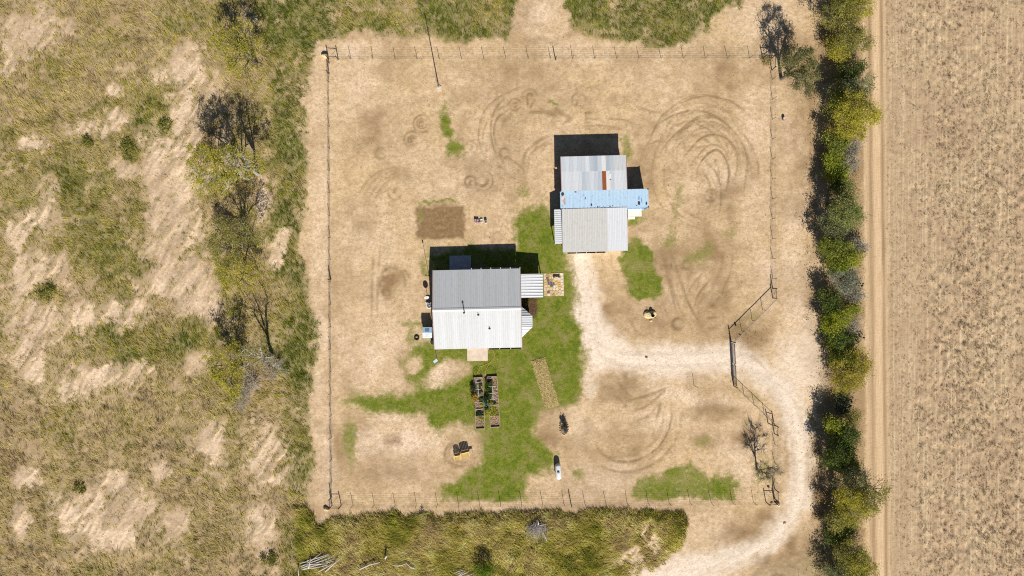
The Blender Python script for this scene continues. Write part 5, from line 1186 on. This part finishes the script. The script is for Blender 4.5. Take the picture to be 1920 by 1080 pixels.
tree('oak_tree', 'olive-leaved tree leaning over the northeast fence corner', 1500, 128, 7.6, 2.8, ((.06, .07, .025), (.13, .135, .045), (.25, .23, .09)), 4300, .16, .42, 'tree', None, 8, off=(-.6, .1), spread=.32, twigs=1)
tree('young_tree', 'slender young tree with thin foliage inside the southeast corner', 1437, 882, 4.6, 1.25, ((.12, .12, .03), (.20, .19, .05), (.28, .25, .08)), 380, .12, .3, 'tree', None, 9, clumps=60, off=(-.2, -.7), twigs=7, squash=.42, spread=.25)
GH = 'trees and bushes of the hedgerow'
HEDGE = [  # px, py, h, r, cols, n, label
 (1572, 30, 4.8, 2.9, OLIVE, 3400, 'olive tree at the north end of the hedgerow, next to its taller twin'), (1612, 8, 4.8, 2.8, MESQ, 2800, 'yellow-olive tree overhanging the dirt road at the hedge north end'), (1598, 70, 4.6, 2.8, OLIVE, 3200, 'loose olive tree above the dark gap near the hedge north end'),
 (1572, 92, 3.4, 1.9, MESQ, 1700, 'yellowish bush on the edge of the dark gap in the hedgerow'), (1592, 140, 3.0, 2.1, DARK, 1900, 'dark shaded bush in the gap of the northern hedgerow'), (1612, 168, 4.4, 2.6, SAGE, 2600, 'grey-green tree north of the big olive tree on the road edge'), (1614, 205, 6.4, 2.9, MESQ, 4200, 'big olive tree bulging over the edge of the dirt road'),
 (1574, 196, 4.2, 2.0, LIVE, 2200, 'green bush on the yard side of the big olive tree'), (1588, 242, 4.0, 2.3, MESQ, 2500, 'yellow-green tree just south of the big olive tree'), (1566, 268, 3.4, 1.7, LIVE, 1700, 'small green bush beside the patch of pale dead twigs'), (1597, 276, 2.2, 1.3, GREYB, 700, 'patch of pale dead twigs on the road side of the hedge'),
 (1564, 302, 3.2, 1.6, LIME, 1600, 'bright green bush south of the pale dead twigs'), (1590, 310, 2.4, 1.5, GREYB, 700, 'grey twiggy brush beside the bright green bushes'), (1570, 328, 2.8, 1.5, LIME, 1400, 'bright green bush above the dark hollow in the hedge'), (1578, 352, 2.2, 1.8, DARK, 1400, 'dark low bush in the hollow of the hedge'),
 (1584, 395, 6.0, 2.8, ((.08, .10, .03), (.17, .19, .055), (.30, .31, .11)), 5200, 'large pale green tree in the middle of the hedgerow'), (1566, 424, 4.2, 2.3, SAGE, 2600, 'sage green tree on the yard side of the large pale green one'), (1564, 470, 4.2, 2.2, LIVE, 2800, 'dark green tree with bright tips south of the large pale green one'), (1578, 492, 3.8, 2.0, LIME, 2300, 'green bush merging with grey brush in the mid hedgerow'),
 (1603, 462, 2.6, 1.4, GREYB, 800, 'grey bare brush beside a small yellow bush'), (1616, 472, 2.0, 1.3, YELL, 900, 'small yellow bush on the road edge of the hedge'), (1584, 524, 3.6, 2.1, ((.09, .10, .06), (.19, .20, .14), (.30, .30, .22)), 2400, 'silvery grey-green bush in the mid hedgerow'), (1600, 552, 2.2, 1.3, GREYB, 700, 'grey twiggy brush south of the silvery bush'),
 (1558, 566, 3.2, 1.7, DARK, 1500, 'dark bush in the shade north of the lime green tree'), (1602, 578, 2.0, .9, LIME, 500, 'little bright bush on the road side near the lime green tree'), (1566, 602, 3.8, 1.9, ((.10, .13, .012), (.22, .25, .02), (.34, .34, .03)), 2400, 'lime green round tree in the hedgerow'), (1593, 610, 2.6, 1.5, GREYB, 800, 'grey brush beside the lime green tree'),
 (1578, 640, 3.2, 2.0, DARK, 2100, 'dark green bush south of the lime green tree'), (1568, 650, 2.8, 1.4, LIVE, 1200, 'small green bush at the foot of the dark one'), (1584, 672, 3.4, 1.9, LIVE, 2000, 'green tree north of the yellow tree'), (1606, 690, 4.4, 2.9, YELL, 3600, 'big yellow tree leaning over the road edge'), (1588, 716, 3.6, 2.0, YELL, 2000, 'small yellow tree above the prickly pear'),
 (1606, 786, 2.4, 1.6, OLIVE, 700, 'thin olive bush beside the prickly pear'), (1566, 800, 3.6, 1.5, LIME, 1300, 'bright green bush where the hedge throws shade on the driveway'), (1588, 822, 4.2, 1.9, DARK, 2200, 'dark tree south of the bright green bush'), (1574, 852, 4.8, 2.4, DARK, 3000, 'tall dark tree beside the curve of the driveway'), (1592, 872, 3.6, 2.0, LIVE, 2000, 'green bush at the foot of the tall dark tree'),
 (1600, 900, 7.4, 2.1, SAGE, 1500, 'thin grey-green tree with pale bare limbs'), (1636, 930, 8.4, 2.6, OLIVE, 2200, 'sparse olive tree reaching across the dirt road'), (1600, 945, 8.0, 2.7, MESQ, 3800, 'broad olive tree next to the sparse one reaching over the road'), (1576, 968, 4.4, 2.2, OLIVE, 2300, 'olive tree above the dark gap near the hedge south end'), (1576, 1008, 3.0, 2.0, DARK, 1900, 'dark bush in the gap near the hedge south end'),
 (1598, 1042, 5.0, 2.9, OLIVE, 3400, 'olive tree at the south end of the hedgerow'), (1618, 1068, 5.0, 2.6, MESQ, 2700, 'yellow-olive tree over the road at the south end'), (1578, 1072, 4.0, 2.2, SAGE, 2200, 'grey-green bush behind the white pipe at the hedge end'), (1582, -30, 4.8, 3.0, OLIVE, 2500, 'olive tree beyond the north end of the hedgerow'), (1590, 1110, 4.6, 3.0, OLIVE, 2500, 'olive tree beyond the south end of the hedgerow')]
for k, (a, b, h_, r_, cl, n_, lb) in enumerate(HEDGE):
    tree('hedge_tree' if h_ > 3.3 else 'hedge_bush', lb, a - (10 if a > 1605 else 0), b, h_, r_ * .80, cl, n_, .17, .5 if cl in (LIVE, LIME, DARK) else .38, 'tree' if h_ > 3.3 else 'bush', GH, 100 + k, low=.1, spread=.40, twigs=3 if cl is GREYB else 1, bark=M_barkl if cl is GREYB else None)
# low scrub that fills the hedge between its trees
r = np.random.default_rng(44); K = 620; ky = r.uniform(-43, 43, K); kpx = r.normal(1572, 17, K) + 8 * np.sin(ky * .5) + 5 * np.sin(ky * 1.7)
kz = r.uniform(.2, 1.5, K) * np.exp(-((kpx - 1572) / 26) ** 2); kx = (kpx - 960) * S
pick = r.integers(0, K, 15000); c = np.stack([kx[pick], ky[pick], kz[pick]], -1) + r.normal(0, 1, (15000, 3)) * [.34, .34, .2]; c[:, 2] = np.maximum(c[:, 2], .05)
v, f = leaf_quads(c, .17, r, .4, .5); ug = mesh_np('undergrowth', v, f, M_leaf); ct = lerp3(r.random(K), (.06, .08, .02), (.16, .16, .04), (.30, .25, .08), (.26, .22, .16))[pick] * r.uniform(.8, 1.7, 15000)[:, None]
rgba = np.ones((15000, 4, 4), np.float32); rgba[:, :, :3] = ct[:, None]; color_attr(ug, 'tint', rgba.reshape(-1, 4)); tag(ug, 'low olive scrub filling the hedgerow between its trees', 'undergrowth', kind='stuff')
# prickly pear
cac = tag(empty('prickly_pear', P(1581, 757, .6)), 'clump of dark green prickly pear cactus in the hedgerow', 'cactus'); cac.location.z = 0
mc = mat_simple('cactus_skin', (.05, .09, .045), .6, .3, .3, 4); rp = random.Random(8)
padm = MB().lathe([(.03, 0), (.12, .08), (.16, .2), (.13, .32), (.03, .38)], 10).mesh('pad', mc, True)
for k in range(120):
    a = rp.uniform(0, 6.28); d = math.sqrt(rp.random()) * 1.45; z_ = rp.uniform(.05, 1.1) * (1 - .4 * d / 1.45)
    place('pad', padm, Matrix.Translation((d * math.cos(a) * .8, d * math.sin(a), z_)) @ Matrix.Rotation(rp.uniform(0, 6.28), 4, 'Z') @ Matrix.Rotation(rp.uniform(-.9, .9), 4, 'X') @ Matrix.Diagonal((1, .28, 1, 1)), cac)
for px_, py_, lb in ((1611, 634, 'small prickly pear on the road edge of the hedge'), (1609, 536, 'prickly pear stems sprawling from the hedge onto the road edge')):
    o = tag(empty('prickly_pear', P(px_, py_, .3)), lb, 'cactus'); o.location.z = 0
    for k in range(16): place('pad', padm, Matrix.Translation((rp.uniform(-.55, .55), rp.uniform(-.6, .6), rp.uniform(.0, .4))) @ Matrix.Rotation(rp.uniform(0, 6.28), 4, 'Z') @ Matrix.Rotation(rp.uniform(-.9, .9), 4, 'X') @ Matrix.Diagonal((.9, .28, .9, 1)), o)
tag(MB().tube([PG(1559, 1054, .5), PG(1578, 1053, .75)], .05, 8).build('white_pipe', M_tank, None, True), 'short white pipe lying in the brush at the hedge south end', 'pipe')
# yard and pasture shrubs
small_plant('shrub', 986, 567, .55, .7, 330, .12, YG, 'yellow-green shrub in the mulch bed beside the porch', 'shrub', seed=70, ry=.45)
small_plant('shrub', 1434, 114, .8, .6, 380, .14, ((.16, .15, .03), (.28, .25, .06), (.4, .34, .12)), 'pale yellow weeds at the brace of the northeast corner', 'shrub', seed=71)
small_plant('shrub', 908, 1060, 1.5, 2.6, 1900, .16, ((.07, .12, .01), (.15, .23, .015), (.24, .31, .03)), 'bright green bush in the tall grass beside a white log', 'shrub', seed=72, ry=1.2)
small_plant('shrub', 790, 958, .5, .7, 110, .12, GREYB, 'thin twiggy shrub outside the south fence', 'shrub', seed=73)
for k, (a, b, r_, lb) in enumerate(((240, 278, 1.3, 'round green weed clump alone on bare sand in the pasture'), (166, 268, 1.0, 'green weed clump west of the round one on bare sand'), (90, 550, 1.4, 'wide green weed clump ringed by bare ground, in line with the bare grey tree'), (312, 236, 1.0, 'olive weed clump at the edge of the bare slope west of the broad mesquite'), (150, 915, .9, 'green weed clump in brown grass far from any tree'), (504, 1048, 1.3, 'dark weed clump in the grass west of the log pile'), (965, 1038, 1.0, 'dark weed clump south of the brush pile'), (1065, 1050, .9, 'dark weed clump in the tall grass east of the green bush'))):
    small_plant('weed_clump', a, b, r_, .35 + .2 * r_, int(380 * r_), .22, ((.15, .17, .03), (.26, .26, .05), (.38, .35, .09)), lb, 'weeds', group='weed clumps in the pasture', seed=200 + k)
# ------------------------------------------------------------------ dead wood in the tall grass
def lg(x, y): return 540 + x / 8.727, 980 + y / 8.727
LOGS = [((215, 640), (420, 570)), ((230, 690), (700, 495)), ((240, 715), (770, 520)), ((260, 735), (790, 560)), ((330, 600), (690, 480)), ((300, 660), (560, 470)), ((350, 700), (760, 600)), ((280, 660), (640, 640)), ((420, 720), (800, 640)), ((240, 745), (560, 690)), ((360, 720), (395, 515)), ((520, 770), (790, 620)), ((620, 785), (905, 530)), ((190, 690), (200, 880))]
for k, (a, b) in enumerate(LOGS):
    A, B = PG(*lg(*a), .45 + .05 * (k % 4)), PG(*lg(*b), .45 + .06 * ((k * 7) % 5)); m = A.lerp(B, .5) + Vector((random.uniform(-.08, .08), random.uniform(-.08, .08), .05))
    if k == 10: A.z += .25; B.z += .25; m.z += .25
    o = MB().tube([A, m, B], [.085, .075, .05], 7).build('log', M_log, None, True)
    tag(o, ['bleached pole lying across the top of the log pile', 'bleached grey pole lying in the log pile in the tall grass', 'long bleached pole slanting off the east side of the log pile'][0 if k == 10 else 2 if k == 12 else 1], 'log', 'poles of the log pile')
for pts, rr2, lb in (([(1185, 735), (1260, 700), (1350, 660), (1510, 622)], .11, 'crooked bleached log lying in the tall grass'), ([(1600, 565), (1640, 488)], .12, 'short bleached stump standing up in the tall grass'), ([(1720, 668), (1800, 680), (1880, 670), (1950, 640), (2010, 700), (2080, 730)], .09, 'forked bleached branch east of the short stump'), ([(3180, 800), (3300, 780), (3330, 800)], .08, 'short pale log beside the bright green bush')):
    tag(MB().tube([PG(*lg(*p), .55 + (.7 if (len(pts) == 2 and i == 1) else 0)) for i, p in enumerate(pts)], rr2, 7).build('log', M_log, None, True), lb, 'log')
for k in range(6):
    a = (858 + random.uniform(-8, 8), 1075 + random.uniform(-5, 5)); b = (a[0] + random.uniform(14, 26), a[1] - random.uniform(4, 12))
    tag(MB().tube([PG(*a, .5), PG(*b, .6)], .06, 6).build('log', M_log, None, True), 'thin weathered pole in the small heap west of the green bush', 'log', 'small heap of poles')
bp = tag(empty('brush_pile', PG(1006, 992)), 'pile of grey dead branches lying in the tall grass', 'brush pile'); tw = MB(); rp = random.Random(5)
for k in range(130):
    a = rp.gauss(-1.57, .55); s_ = Vector((rp.gauss(0, .55), rp.gauss(.7, .35), .5 + rp.random() * .5)); L = rp.uniform(.8, 2.4); d = Vector((math.cos(a), math.sin(a), rp.uniform(-.15, .15)))
    tw.tube([s_, s_ + d * L * .5 + Vector((rp.gauss(0, .12), rp.gauss(0, .12), rp.gauss(.05, .05))), s_ + d * L + Vector((0, 0, -.1))], [.025, .018, .008], 4, False)
tag(tw.build('twigs', mat_simple('grey_twig', (.36, .32, .30), .95, .05, .3, 9), bp), kind='stuff')
for a, b, rad_ in (((.25, .95, .9), (.12, 1.75, 1.1), .07), ((.2, .8, .9), (1.35, .95, .8), .06), ((.6, .4, .8), (1.5, -1.6, .5), .05)): MB().tube([a, b], [rad_, rad_ * .6], 7).build('limb', M_log, bp, True)
print('objects', len(bpy.data.objects), 'tris', sum(sum(len(p.vertices) - 2 for p in m.polygons) if len(m.polygons) < 2000 else len(m.polygons) * (len(m.polygons[0].vertices) - 2) for m in bpy.data.meshes))
